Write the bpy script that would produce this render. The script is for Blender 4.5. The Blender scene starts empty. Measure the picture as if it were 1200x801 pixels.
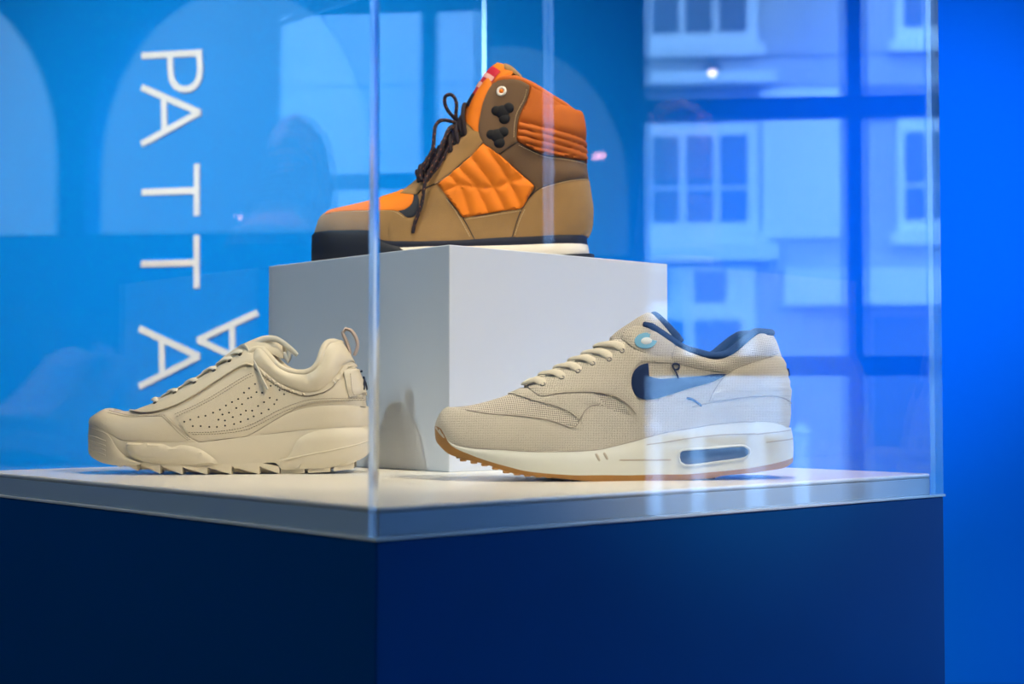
import bpy, bmesh, math, random
import numpy as np
from mathutils import Vector, Matrix
from mathutils.geometry import delaunay_2d_cdt

random.seed(7)
SC = bpy.context.scene
COL = SC.collection
PI = math.pi

# ------------------------------------------------------------------ camera
EYE = 1.0666                       # camera height; the case floor is at z = 1
cam_data = bpy.data.cameras.new('camera')
cam_data.sensor_width = 36.0
cam_data.lens = 52.33
cam_data.dof.use_dof = True
cam_data.dof.focus_distance = 1.33
cam_data.dof.aperture_fstop = 7.0
cam_data.clip_start = 0.02
camera = bpy.data.objects.new('camera', cam_data)
camera.location = (0, 0, EYE)
camera.rotation_euler = (PI/2 + 0.038, 0, 0)
COL.objects.link(camera)
SC.camera = camera

# ------------------------------------------------------------------ sky
SKY = (0.23, 0.50, 1.0)
SKY_POWER = 11.0
world = bpy.data.worlds.new('sky')
SC.world = world
world.use_nodes = True
bgn = world.node_tree.nodes['Background']
bgn.inputs[0].default_value = (*SKY, 1)
bgn.inputs[1].default_value = SKY_POWER

# ------------------------------------------------------------------ lamps (gallery ceiling spots, then an added cool spot and fill panel)
def spot(name, loc, aim, power, size, blend=0.6, radius=0.05, col=(1.0, 0.84, 0.62)):
    d = bpy.data.lights.new(name, 'SPOT')
    d.energy = power; d.spot_size = math.radians(size); d.spot_blend = blend
    d.shadow_soft_size = radius; d.color = col
    o = bpy.data.objects.new(name, d)
    o.location = loc
    o.rotation_euler = (Vector(aim) - Vector(loc)).to_track_quat('-Z', 'Y').to_euler()
    COL.objects.link(o)
    return o
spot('spot_main', (1.28, 0.12, 2.75), (-0.05, 1.43, 1.13), 160, 20, 0.5, col=(1.0, 0.86, 0.63))
spot('spot_over', (0.10, 1.25, 3.0), (-0.02, 1.42, 1.0), 78, 40, 0.7, col=(1.0, 0.86, 0.63))
spot('spot_boot', (-0.62, 0.30, 2.95), (-0.03, 1.53, 1.36), 60, 9.5, 1.0, 0.03)
spot('spot_wall', (-1.8, 0.55, 3.0), (-0.58, 2.90, 1.0), 400, 46, 1.0, col=(1.0, 0.92, 0.76))
spot('spot_wall_blue', (0.62, -0.3, 2.98), (0.62, 2.48, 1.36), 320, 17.0, 1.0, col=(0.12, 0.36, 1.0))
spot('fill_spot_left', (-1.75, 0.30, 2.85), (-0.15, 1.47, 1.13), 66, 11.5, 0.8, 0.05, (0.72, 0.90, 1.0))  # added cool spot that only brightens the block's left face
fill_panel = bpy.data.lights.new('ceiling_fill_panel', 'AREA')  # added soft fill that lifts the shaded left-hand faces
fill_panel.shape = 'RECTANGLE'; fill_panel.size = 1.1; fill_panel.size_y = 0.5
fill_panel.energy = 14; fill_panel.color = (0.70, 0.90, 1.0)
panel_ob = bpy.data.objects.new('ceiling_fill_panel', fill_panel)
panel_ob.location = (-1.75, -0.35, 3.05)
panel_ob.rotation_euler = (Vector((-0.4, 1.2, 1.0)) - panel_ob.location).to_track_quat('-Z', 'Y').to_euler()
COL.objects.link(panel_ob)

SC.view_settings.view_transform = 'Standard'
SC.view_settings.look = 'None'
SC.view_settings.gamma = 1.0
SC.view_settings.use_curve_mapping = False
SC.view_settings.exposure = 0.6
SC.cycles.transparent_max_bounces = 24
SC.cycles.max_bounces = 10
SC.cycles.sample_clamp_indirect = 8.0
SC.cycles.caustics_reflective = False
SC.cycles.caustics_refractive = False

# ------------------------------------------------------------------ materials
def material(name, col, rough=0.6, spec=0.4, noise=None, bump=None, weave=None, metal=0.0, sheen=0.0, scale=1.0):
    """noise=(scale, amount) mottles the colour; bump=(scale, strength); weave=(pitch_x_mm, pitch_z_mm, strength, dark)."""
    m = bpy.data.materials.new(name); m.use_nodes = True
    nt = m.node_tree; N = nt.nodes; Lk = nt.links.new
    p = N['Principled BSDF']
    p.inputs['Base Color'].default_value = (*col, 1)
    p.inputs['Roughness'].default_value = rough
    p.inputs['Specular IOR Level'].default_value = spec
    p.inputs['Metallic'].default_value = metal
    if sheen: p.inputs['Sheen Weight'].default_value = sheen
    tc = N.new('ShaderNodeTexCoord')
    colour = None
    if noise:
        n = N.new('ShaderNodeTexNoise'); n.inputs['Scale'].default_value = noise[0]; n.inputs['Detail'].default_value = 5
        Lk(tc.outputs['Object'], n.inputs['Vector'])
        r = N.new('ShaderNodeMapRange')
        r.inputs['To Min'].default_value = 1 - noise[1]; r.inputs['To Max'].default_value = 1 + noise[1]
        Lk(n.outputs['Fac'], r.inputs['Value'])
        mx = N.new('ShaderNodeVectorMath'); mx.operation = 'SCALE'
        mx.inputs[0].default_value = col
        Lk(r.outputs[0], mx.inputs['Scale'])
        colour = mx.outputs[0]
    height = None
    if weave:
        sx = N.new('ShaderNodeSeparateXYZ'); Lk(tc.outputs['Object'], sx.inputs[0])
        def wave(src, pitch):
            a = N.new('ShaderNodeMath'); a.operation = 'MULTIPLY'; a.inputs[1].default_value = 2*PI/(pitch*0.001); Lk(src, a.inputs[0])
            b = N.new('ShaderNodeMath'); b.operation = 'SINE'; Lk(a.outputs[0], b.inputs[0])
            return b.outputs[0]
        d1 = N.new('ShaderNodeMath'); d1.operation = 'ADD'; Lk(sx.outputs['X'], d1.inputs[0]); Lk(sx.outputs['Z'], d1.inputs[1])
        d2 = N.new('ShaderNodeMath'); d2.operation = 'SUBTRACT'; Lk(sx.outputs['X'], d2.inputs[0]); Lk(sx.outputs['Z'], d2.inputs[1])
        mm = N.new('ShaderNodeMath'); mm.operation = 'MULTIPLY'
        Lk(wave(d1.outputs[0], weave[0]), mm.inputs[0]); Lk(wave(d2.outputs[0], weave[1]), mm.inputs[1])
        height = mm.outputs[0]
        hr = N.new('ShaderNodeMapRange'); hr.inputs['From Min'].default_value = -1; hr.inputs['To Min'].default_value = 1 - weave[3]; hr.inputs['To Max'].default_value = 1.0 + weave[3]*0.4
        Lk(height, hr.inputs['Value'])
        sc = N.new('ShaderNodeVectorMath'); sc.operation = 'SCALE'
        if colour is not None: Lk(colour, sc.inputs[0])
        else: sc.inputs[0].default_value = col
        Lk(hr.outputs[0], sc.inputs['Scale']); colour = sc.outputs[0]
        bp = N.new('ShaderNodeBump'); bp.inputs['Strength'].default_value = weave[2]; bp.inputs['Distance'].default_value = 0.0006
        Lk(height, bp.inputs['Height']); Lk(bp.outputs[0], p.inputs['Normal'])
    elif bump:
        n2 = N.new('ShaderNodeTexNoise'); n2.inputs['Scale'].default_value = bump[0]; n2.inputs['Detail'].default_value = 4
        Lk(tc.outputs['Object'], n2.inputs['Vector'])
        bp = N.new('ShaderNodeBump'); bp.inputs['Strength'].default_value = bump[1]; bp.inputs['Distance'].default_value = 0.001*scale
        Lk(n2.outputs['Fac'], bp.inputs['Height']); Lk(bp.outputs[0], p.inputs['Normal'])
    if colour is not None: Lk(colour, p.inputs['Base Color'])
    return m

def emitter(name, col, power):
    m = bpy.data.materials.new(name); m.use_nodes = True
    nt = m.node_tree; nt.nodes.remove(nt.nodes['Principled BSDF'])
    e = nt.nodes.new('ShaderNodeEmission'); e.inputs[0].default_value = (*col, 1); e.inputs[1].default_value = power
    nt.links.new(e.outputs[0], nt.nodes['Material Output'].inputs[0])
    return m

def clear_sheet(name, tint=(1, 1, 1), ior=1.49):
    """thin clear acrylic or glass: mirror by Fresnel, else straight through"""
    m = bpy.data.materials.new(name); m.use_nodes = True
    nt = m.node_tree; N = nt.nodes; Lk = nt.links.new
    N.remove(N['Principled BSDF'])
    geo = N.new('ShaderNodeNewGeometry')
    mr = N.new('ShaderNodeMapRange'); mr.inputs['To Min'].default_value = ior; mr.inputs['To Max'].default_value = 1/ior
    Lk(geo.outputs['Backfacing'], mr.inputs['Value'])
    fr = N.new('ShaderNodeFresnel'); Lk(mr.outputs[0], fr.inputs['IOR'])
    t = N.new('ShaderNodeBsdfTransparent'); t.inputs[0].default_value = (*tint, 1)
    g = N.new('ShaderNodeBsdfGlossy'); g.inputs['Roughness'].default_value = 0.0
    mx = N.new('ShaderNodeMixShader')
    Lk(fr.outputs[0], mx.inputs[0]); Lk(t.outputs[0], mx.inputs[1]); Lk(g.outputs[0], mx.inputs[2])
    Lk(mx.outputs[0], N['Material Output'].inputs[0])
    return m

def edge_acrylic(name):
    """polished sawn edge of an acrylic sheet: scatters the daylight it pipes"""
    m = bpy.data.materials.new(name); m.use_nodes = True
    nt = m.node_tree; N = nt.nodes; Lk = nt.links.new
    p = N['Principled BSDF']
    p.inputs['Base Color'].default_value = (0.76, 0.88, 1.0, 1)
    p.inputs['Roughness'].default_value = 0.2
    p.inputs['IOR'].default_value = 1.49
    p.inputs['Transmission Weight'].default_value = 0.92
    return m

M = {}
def mk(key, *a, **k): M[key] = material(key, *a, **k)
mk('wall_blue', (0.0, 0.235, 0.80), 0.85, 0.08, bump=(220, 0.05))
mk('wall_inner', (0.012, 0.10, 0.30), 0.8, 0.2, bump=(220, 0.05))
mk('plinth_navy', (0.0, 0.078, 0.27), 0.45, 0.05, noise=(9, 0.06), bump=(400, 0.04))
mk('floor_grey', (0.10, 0.11, 0.13), 0.5, 0.4, noise=(3, 0.1))
mk('ceiling_white', (0.35, 0.37, 0.40), 0.9, 0.2)
mk('letter_white', (0.72, 0.74, 0.76), 0.6)
mk('board_white', (0.80, 0.78, 0.72), 0.22, 0.5)
mk('riser_slate', (0.62, 0.74, 0.86), 0.5, 0.3)
mk('block_white', (0.58, 0.62, 0.68), 0.55, 0.3, bump=(300, 0.03))
mk('frame_blue', (0.03, 0.09, 0.20), 0.5)
mk('facade_cream', (0.52, 0.50, 0.50), 0.9, 0.2, noise=(1.4, 0.15))
mk('dimmer_brown', (0.14, 0.12, 0.09), 0.9, 0.2, noise=(1, 0.1))
mk('facade_brick', (0.22, 0.20, 0.26), 0.9, 0.2, noise=(3, 0.25))
mk('facade_white', (0.78, 0.80, 0.82), 0.9, 0.2, noise=(0.5, 0.18))
mk('facade_trim', (0.85, 0.85, 0.85), 0.7)
mk('facade_dark', (0.13, 0.16, 0.20), 0.25, 0.6)
mk('paving', (0.13, 0.135, 0.15), 0.9)
mk('lamp_metal', (0.03, 0.03, 0.035), 0.4, metal=0.6)
M['acrylic'] = clear_sheet('acrylic', (0.992, 0.996, 0.998))
M['acrylic_edge'] = edge_acrylic('acrylic_edge')
M['window_glass'] = clear_sheet('window_glass', (0.97, 0.985, 0.98), 1.5)
M['lamp_glow'] = emitter('lamp_glow', (1.0, 0.90, 0.80), 16)
M['pendant_glow'] = emitter('pendant_glow', (1.0, 0.45, 0.48), 11)
# runner
mk('canvas', (0.73, 0.68, 0.585), 0.85, 0.2, noise=(60, 0.05), weave=(2.1, 2.1, 0.8, 0.18), sheen=0.1)
mk('net', (0.70, 0.65, 0.57), 0.85, 0.2, weave=(3.0, 3.6, 0.9, 0.42))
mk('knit', (0.66, 0.62, 0.56), 0.85, 0.2, weave=(2.6, 3.0, 0.8, 0.28))
mk('navy_cloth', (0.010, 0.030, 0.105), 0.8, 0.2, weave=(1.5, 1.5, 0.3, 0.2))
mk('midsole_white', (0.62, 0.64, 0.60), 0.5, 0.4, noise=(30, 0.02))
mk('gum', (0.36, 0.17, 0.035), 0.5, 0.45, noise=(70, 0.12), bump=(500, 0.15))
mk('gum_dark', (0.025, 0.022, 0.03), 0.6, 0.4)
mk('air_blue', (0.035, 0.075, 0.20), 0.18, 0.6)
mk('lace_cream', (0.74, 0.69, 0.58), 0.85, 0.2, weave=(1.6, 1.6, 0.3, 0.08))
mk('eyelet_grey', (0.30, 0.29, 0.28), 0.6)
mk('badge_cyan', (0.16, 0.42, 0.66), 0.6)
mk('badge_pale', (0.62, 0.68, 0.72), 0.6)
mk('seam_tan', (0.42, 0.38, 0.32), 0.8)
# chunky sneaker
mk('leather_cream', (0.60, 0.53, 0.40), 0.42, 0.4, noise=(45, 0.03), bump=(700, 0.12))
mk('rubber_cream', (0.58, 0.52, 0.40), 0.5, 0.35, noise=(40, 0.03))
mk('stitch_dark', (0.15, 0.12, 0.08), 0.8)
mk('hole_dark', (0.06, 0.05, 0.035), 0.9)
mk('logo_navy', (0.008, 0.014, 0.04), 0.6)
mk('loop_pink', (0.46, 0.37, 0.32), 0.8)
mk('lining_cream', (0.50, 0.44, 0.34), 0.9)
# boot
mk('suede_tan', (0.285, 0.165, 0.062), 0.9, 0.15, noise=(45, 0.16), bump=(900, 0.3), sheen=0.2)
mk('suede_brown', (0.135, 0.082, 0.046), 0.9, 0.15, noise=(45, 0.14), bump=(900, 0.3), sheen=0.15)
mk('nylon_orange', (0.72, 0.185, 0.006), 0.7, 0.25, noise=(80, 0.05), bump=(1200, 0.1))
mk('pad_orange', (0.46, 0.108, 0.008), 0.7, 0.25, noise=(80, 0.05), bump=(1200, 0.1))
mk('rubber_black', (0.010, 0.012, 0.018), 0.6, 0.35)
mk('eva_black', (0.008, 0.010, 0.022), 0.6, 0.35)
mk('stripe_white', (0.72, 0.66, 0.56), 0.55)
mk('lace_dark', (0.018, 0.010, 0.014), 0.8, weave=(3.2, 3.2, 0.5, 0.1))
mk('lace_fleck', (0.30, 0.10, 0.04), 0.8)
mk('stitch_tan', (0.55, 0.44, 0.27), 0.8)
mk('label_red', (0.50, 0.012, 0.035), 0.7)
mk('label_pink', (0.75, 0.42, 0.40), 0.7)
mk('enamel_white', (0.75, 0.72, 0.68), 0.3)
mk('hook_black', (0.006, 0.006, 0.008), 0.7, 0.25)

# ------------------------------------------------------------------ object helpers
def link(name, mesh, parent=None, mats=()):
    o = bpy.data.objects.new(name, mesh)
    COL.objects.link(o)
    for m in mats: mesh.materials.append(m)
    if parent is not None: o.parent = parent
    return o

def from_bm(name, bm, mat, parent=None, smooth=False, angle=None):
    bmesh.ops.recalc_face_normals(bm, faces=bm.faces)
    me = bpy.data.meshes.new(name)
    bm.to_mesh(me); bm.free()
    if smooth:
        me.polygons.foreach_set('use_smooth', [True]*len(me.polygons))
        if angle: me.set_sharp_from_angle(angle=math.radians(angle))
    return link(name, me, parent, [mat] if not isinstance(mat, (list, tuple)) else mat)

def from_data(name, verts, faces, mat, parent=None, smooth=True, angle=50, merge=None):
    bm = bmesh.new()
    vs = [bm.verts.new(v) for v in verts]
    for f in faces:
        q = []
        for i in f:
            if vs[i] not in q: q.append(vs[i])
        if len(q) > 2:
            try: bm.faces.new(q)
            except ValueError: pass
    if merge: bmesh.ops.remove_doubles(bm, verts=bm.verts, dist=merge)
    bmesh.ops.dissolve_degenerate(bm, edges=bm.edges, dist=1e-7)
    return from_bm(name, bm, mat, parent, smooth, angle)

def empty(name, label, cat, loc=(0, 0, 0), rz=0.0, group=None):
    o = bpy.data.objects.new(name, None)
    o.location = loc; o.rotation_euler = (0, 0, rz)
    o.empty_display_size = 0.02
    COL.objects.link(o)
    return tag(o, label, cat, group)

def tag(o, label=None, cat=None, group=None, kind=None):
    if label: o['label'] = label
    if cat: o['category'] = cat
    if group: o['group'] = group
    if kind: o['kind'] = kind
    return o

def add_box(bm, lo, hi, mtx=None, bevel=0.0):
    lo = Vector(lo); hi = Vector(hi)
    g = bmesh.ops.create_cube(bm, size=1.0)
    c = (lo+hi)/2; s = hi-lo
    for v in g['verts']:
        v.co = Vector((v.co.x*s.x, v.co.y*s.y, v.co.z*s.z)) + c
    vs = g['verts']
    if bevel:
        es = list({e for v in vs for e in v.link_edges})
        r = bmesh.ops.bevel(bm, geom=es, offset=bevel, segments=2, affect='EDGES', profile=0.5)
        vs = list({v for f in r['faces'] for v in f.verts} | {v for v in vs if v.is_valid})
    if mtx is not None:
        for v in vs: v.co = mtx @ v.co
    return vs

def box(name, lo, hi, mat, parent=None, mtx=None, bevel=0.0):
    bm = bmesh.new(); add_box(bm, lo, hi, mtx, bevel)
    return from_bm(name, bm, mat, parent)

# ------------------------------------------------------------------ the room
def plane_frame(origin, u, n):
    """matrix whose x axis runs along u (horizontal), y along n (horizontal), z up"""
    u = Vector(u).normalized(); n = Vector(n).normalized()
    m = Matrix.Identity(4)
    m.col[0][:3] = u; m.col[1][:3] = n; m.col[2][:3] = (0, 0, 1); m.col[3][:3] = origin
    return m

H_ROOM = 3.1
WB = plane_frame((0, 2.7, 0), (0.9455, -0.3257, 0), (-0.3257, -0.9455, 0))     # back wall, y towards the room
tag(box('wall_back', (-5.2, -0.12, 0), (1.86, 0.0, H_ROOM), M['wall_blue'], None, WB), kind='structure')
tag(box('floor', (-4.6, -2.6, -0.1), (1.85, 5.0, 0.0), M['floor_grey']), kind='structure')
tag(box('ceiling', (-4.6, -2.6, H_ROOM), (1.85, 5.0, H_ROOM+0.1), M['ceiling_white']), kind='structure')
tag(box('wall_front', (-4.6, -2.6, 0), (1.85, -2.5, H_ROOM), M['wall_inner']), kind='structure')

# right wall with the steel window and the slit beside it
XW = 1.75; TW = 0.08
SLIT = (0.862, 0.876, 1.345, 2.02)
WIN = (1.042, 2.02, 0.62, 2.03)
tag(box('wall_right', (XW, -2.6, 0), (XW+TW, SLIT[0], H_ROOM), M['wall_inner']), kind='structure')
w = bmesh.new()
add_box(w, (XW, SLIT[0], 0), (XW+TW, SLIT[1], SLIT[2]))
add_box(w, (XW, SLIT[0], SLIT[3]), (XW+TW, SLIT[1], H_ROOM))
add_box(w, (XW, SLIT[1], 0), (XW+TW, WIN[0], H_ROOM))
add_box(w, (XW, WIN[0], 0), (XW+TW, WIN[1], WIN[2]))
add_box(w, (XW, WIN[0], WIN[3]), (XW+TW, WIN[1], H_ROOM))
add_box(w, (XW, WIN[1], 0), (XW+TW, 2.25, H_ROOM))
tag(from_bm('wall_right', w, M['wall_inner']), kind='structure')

win = tag(box('window_1', (XW+0.005, WIN[0], WIN[2]-0.03), (XW+0.06, WIN[1], WIN[2]), M['frame_blue']), kind='structure')
YM = [WIN[0], 1.413, WIN[1]]
ZT = [1.126, 1.600]
for y0, y1 in ((WIN[0], WIN[0]+0.012), (1.413, 1.449), (WIN[1]-0.02, WIN[1])):
    box('mullion', (XW+0.01, y0, WIN[2]), (XW+0.05, y1, WIN[3]), M['frame_blue'], win)
for z in ZT:
    for y0, y1 in ((WIN[0]+0.012, 1.413), (1.449, WIN[1]-0.02)):
        box('transom', (XW+0.012, y0, z-0.018), (XW+0.048, y1, z+0.018), M['frame_blue'], win)
zz = [WIN[2], ZT[0]-0.018, ZT[0]+0.018, ZT[1]-0.018, ZT[1]+0.018, WIN[3]]
for k in range(3):
    for y0, y1 in ((WIN[0]+0.012, 1.413), (1.449, WIN[1]-0.02)):
        box('pane', (XW+0.028, y0, zz[2*k]), (XW+0.032, y1, zz[2*k+1]), M['window_glass'], win)
slit = tag(box('window_2', (XW+0.03, SLIT[0], SLIT[2]), (XW+0.034, SLIT[1], SLIT[3]), M['window_glass']), kind='structure')

# left wall with two arched windows
XL = -4.0
arches = [(1.72, 2.69), (2.79, 3.70)]
SILL, SPRING, RISE = 1.62, 1.86, 0.62
def arch_pts(y0, y1, n=18):
    c, r = (y0+y1)/2, (y1-y0)/2
    return [(c - r*math.cos(PI*i/n), SPRING + RISE*math.sin(PI*i/n)) for i in range(n+1)]
w = bmesh.new()
add_box(w, (XL-0.15, -2.6, 0), (XL, 5.0, SILL))
add_box(w, (XL-0.15, -2.6, SILL), (XL, arches[0][0], H_ROOM))
add_box(w, (XL-0.15, arches[0][1], SILL), (XL, arches[1][0], H_ROOM))
add_box(w, (XL-0.15, arches[1][1], SILL), (XL, 5.0, H_ROOM))
for y0, y1 in arches:
    pts = arch_pts(y0, y1)
    for (ya, za), (yb, zb_) in zip(pts[:-1], pts[1:]):
        a = [w.verts.new((x, y, z)) for x in (XL-0.15, XL) for y, z in ((ya, za), (yb, zb_), (yb, H_ROOM), (ya, H_ROOM))]
        for q in ((0,1,2,3), (7,6,5,4), (0,4,5,1), (1,5,6,2), (2,6,7,3), (3,7,4,0)):
            w.faces.new([a[i] for i in q])
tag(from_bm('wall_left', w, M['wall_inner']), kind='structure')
for k, (y0, y1) in enumerate(arches):
    pts = [(y0, SILL)] + arch_pts(y0, y1) + [(y1, SILL)]
    bm = bmesh.new()
    f0 = [bm.verts.new((XL-0.08, y, z)) for y, z in pts]; f1 = [bm.verts.new((XL-0.076, y, z)) for y, z in pts]
    bm.faces.new(f0); bm.faces.new(f1[::-1])
    for i in range(len(pts)):
        j = (i+1) % len(pts); bm.faces.new((f0[i], f0[j], f1[j], f1[i]))
    tag(from_bm('window_%d' % (k+3), bm, M['window_glass']), kind='structure')

# daylight portals: they only guide the sampling of the sky through the openings
def portal(loc, rot, sx, sy):
    d = bpy.data.lights.new('window_portal', 'AREA')
    d.shape = 'RECTANGLE'; d.size = sx; d.size_y = sy
    d.cycles.is_portal = True
    o = bpy.data.objects.new('window_portal', d)
    o.location = loc; o.rotation_euler = rot
    COL.objects.link(o)
portal((XW+0.10, (WIN[0]+WIN[1])/2, (WIN[2]+WIN[3])/2), (0, PI/2, 0), WIN[3]-WIN[2], WIN[1]-WIN[0])
portal((XL-0.17, 2.71, 2.05), (0, -PI/2, 0), 0.9, 2.0)

# ------------------------------------------------------------------ the street outside the window
tag(box('ground', (1.86, -14, -0.12), (34, 20, 0.0), M['paving']), kind='structure')
XF = 20.0
bld = empty('building', 'pale shop house with white sash windows across the street, mirrored in the case', 'building', (XF, 2.0, 0))
def fb(name, mat, x0, y0, z0, x1, y1, z1, parent=None):
    return box(name, (x0, y0-2.0, z0), (x1, y1-2.0, z1), M[mat], parent or bld)
fb('wall', 'facade_white', -0.02, -8, 0, 3, 0.42, 8.3)
fb('wall', 'facade_cream', 0, 0.42, 0, 3, 3.0, 8.3)
fb('wall', 'facade_cream', 0.02, 3.0, 0, 3, 12, 8.3)
for y0, y1 in ((-6.9, -5.6), (0.78, 2.35), (4.25, 5.5), (6.6, 7.9)):
    for z0, z1 in ((3.48, 4.80), (6.15, 7.60)):
        fr = fb('window', 'facade_trim', -0.10, y0, z0-0.12, 0.02, y1, z1+0.12)
        n = 3
        ww = (y1-y0-0.16)/n
        for i in range(n):
            a = y0+0.10+i*ww
            fb('pane', 'facade_dark', -0.12, a, z0+0.06, -0.09, a+ww-0.10, z0+(z1-z0)*0.38, fr)
            fb('pane', 'facade_dark', -0.12, a, z0+(z1-z0)*0.42, -0.09, a+ww-0.10, z1-0.06, fr)
        fb('sill', 'facade_trim', -0.2, y0-0.1, z0-0.30, 0.02, y1+0.1, z0-0.14)
for z0, z1 in ((2.98, 3.22), (5.45, 5.62), (8.05, 8.35)):
    fb('cornice', 'facade_trim', -0.28, 0.43, z0, 0.02, 2.60, z1)
for y0, y1 in ((2.40, 3.5),):
    fb('stucco_panel', 'facade_trim', -0.05, y0, 3.3, 0.02, y1, 5.4)
fb('brick_band', 'facade_brick', -0.04, 0.43, 3.25, 0.01, 0.7, 3.46)
fb('brick_band', 'facade_brick', -0.04, 0.43, 4.95, 0.01, 12, 5.42)
shop = fb('shopfront', 'facade_trim', -0.10, -8, 0.35, 0.02, 2.3, 2.90)
fb('stall_riser', 'facade_trim', -0.34, -8, 0.55, 0.02, 2.62, 1.36)
y = -7.9
while y < 2.2:
    fb('pane', 'facade_dark', -0.13, y, 2.42, -0.09, y+0.42, 2.84, shop)
    fb('pane', 'facade_dark', -0.13, y, 1.42, -0.09, y+0.62, 2.16, shop)
    y += 0.78
fb('fascia', 'facade_trim', -0.30, 2.7, 2.35, 0.02, 12, 2.85)
fb('shop_door', 'facade_dark', -0.08, 3.9, 0.0, 0.03, 5.0, 2.2)

tag(box('wall_sky_dimmer', (-12.3, -12, 0), (-12, 16, 9.0), M['dimmer_brown']), kind='structure')  # unseen wall added to dim the sky mirrored through the arches
tag(box('ground', (-12, -12, -0.12), (-4.7, 16, 0.0), M['paving']), kind='structure')

for k, (yy_, w_) in enumerate(((0.98, 0.13), (1.30, 0.11), (1.72, 0.14), (2.05, 0.11))):
    b_ = empty('bollard', 'pale street bollard mirrored under the runner, %s of four' % ('leftmost', 'second from left', 'second from right', 'rightmost')[k], 'bollard', (10.0, yy_, 0.0), 0, 'street bollards outside the window')
    bm = bmesh.new(); bmesh.ops.create_cone(bm, cap_ends=True, segments=14, radius1=w_/2, radius2=w_/2*0.9, depth=0.80, matrix=Matrix.Translation((0, 0, 0.40)))
    from_bm('post', bm, M['facade_trim'], b_, True, 40)
    bm = bmesh.new(); bmesh.ops.create_uvsphere(bm, u_segments=14, v_segments=8, radius=w_/2*0.98, matrix=Matrix.Translation((0, 0, 0.82)))
    from_bm('cap', bm, M['facade_trim'], b_, True)

lampo = empty('street_lamp', 'small glowing street lantern hung over the street outside, mirrored in the case', 'lamp', (12.0, 1.48, 3.9))
bm = bmesh.new(); bmesh.ops.create_uvsphere(bm, u_segments=16, v_segments=10, radius=0.032)
from_bm('bulb', bm, M['lamp_glow'], lampo, True)
bm = bmesh.new(); bmesh.ops.create_cone(bm, cap_ends=True, segments=16, radius1=0.10, radius2=0.02, depth=0.08, matrix=Matrix.Translation((0, 0, 0.085)))
from_bm('shade', bm, M['lamp_metal'], lampo)
box('cable', (-0.006, -6, 0.125), (0.006, 6, 0.137), M['lamp_metal'], lampo)

ind = empty('indicator_lamp', 'tiny pinkish indicator lamp on the wall between slit and window, mirrored behind the boot', 'lamp', (XW, 0.966, 1.512))
bm = bmesh.new(); bmesh.ops.create_uvsphere(bm, u_segments=16, v_segments=10, radius=0.008, matrix=Matrix.Translation((-0.009, 0, 0)))
from_bm('bulb', bm, M['pendant_glow'], ind, True)
bm = bmesh.new(); bmesh.ops.create_cone(bm, cap_ends=True, segments=16, radius1=0.012, radius2=0.010, depth=0.008, matrix=Matrix.Translation((-0.004, 0, 0)) @ Matrix.Rotation(-PI/2, 4, 'Y'))
from_bm('socket', bm, M['lamp_metal'], ind)

# ------------------------------------------------------------------ lettering on the back wall
LET = dict(P=[[(-0.78,1.751),(-0.646,1.747)],[(-0.651,1.747),(-0.648,1.715),(-0.650,1.697),(-0.658,1.684),(-0.672,1.677),(-0.688,1.677),(-0.703,1.684),(-0.712,1.698),(-0.715,1.715),(-0.716,1.747)]],
 A=[[(-0.78,1.687),(-0.649,1.629)],[(-0.649,1.629),(-0.779,1.574)],[(-0.730,1.662),(-0.728,1.596)]],
 T=[[(-0.777,1.477),(-0.654,1.475)],[(-0.654,1.526),(-0.653,1.427)]],
 T2=[[(-0.776,1.334),(-0.653,1.333)],[(-0.653,1.385),(-0.652,1.284)]],
 A2=[[(-0.78,1.205),(-0.646,1.149)],[(-0.646,1.149),(-0.779,1.091)],[(-0.730,1.181),(-0.728,1.116)]],
 A3=[[(-0.519,1.232),(-0.648,1.181)],[(-0.648,1.181),(-0.519,1.127)],[(-0.573,1.209),(-0.571,1.151)]])
sign = empty('wall_lettering', 'white capital letters running down the blue wall, one turned letter beside the lowest', 'lettering', WB @ Vector((-0.7, 0, 1.1)), 0)
inv = Matrix.Translation(sign.location).inverted()
for strokes in LET.values():
    bm = bmesh.new()
    k = 0
    for st in strokes:
        for (a, b), (c, d) in zip(st[:-1], st[1:]):
            ln = math.hypot(c-a, d-b)+0.003; an = math.atan2(d-b, c-a)
            m = inv @ WB @ Matrix.Translation(((a+c)/2, 0, (b+d)/2)) @ Matrix.Rotation(-an, 4, 'Y')
            k += 1
            add_box(bm, (-ln/2, 0.0002, -0.0062), (ln/2, 0.004+0.00004*k, 0.0062), m)
    from_bm('letter', bm, M['letter_white'], sign)

# ------------------------------------------------------------------ plinth, board, acrylic case, inner block
TH = 0.8378
RV = Vector((math.sin(TH), math.cos(TH), 0)); LV = Vector((-math.cos(TH), math.sin(TH), 0))
P0 = Vector((-0.0821, 0.92, 0))
CF = Matrix.Identity(4)
CF.col[0][:3] = RV; CF.col[1][:3] = LV; CF.col[3][:3] = P0
S = 0.612; T = 0.0182; PT = 0.0080; HC = 0.62
mid = CF @ Vector((S/2, S/2, 0))
ROT = math.atan2(RV.y, RV.x)
def centred(name, half, z0, z1, mat, label, cat, bevel):
    o = box(name, (-half, -half, 0), (half, half, z1-z0), M[mat], None, None, bevel)
    o.location = (mid.x, mid.y, z0); o.rotation_euler = (0, 0, ROT)
    return tag(o, label, cat)
centred('plinth', S/2+PT, 0.0, 1.0-T-0.0020, 'plinth_navy', 'square navy blue plinth standing under the clear case', 'plinth', 0.0012)
centred('edge_glow_strip', S/2+PT+0.0014, 1.0-T-0.0020, 1.0-T, 'board_white', 'thin white strip standing in for the glowing bottom edge of the clear case walls', 'board', 0.0003)  # white strip added for the glow along the acrylic's bottom edge
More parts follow.
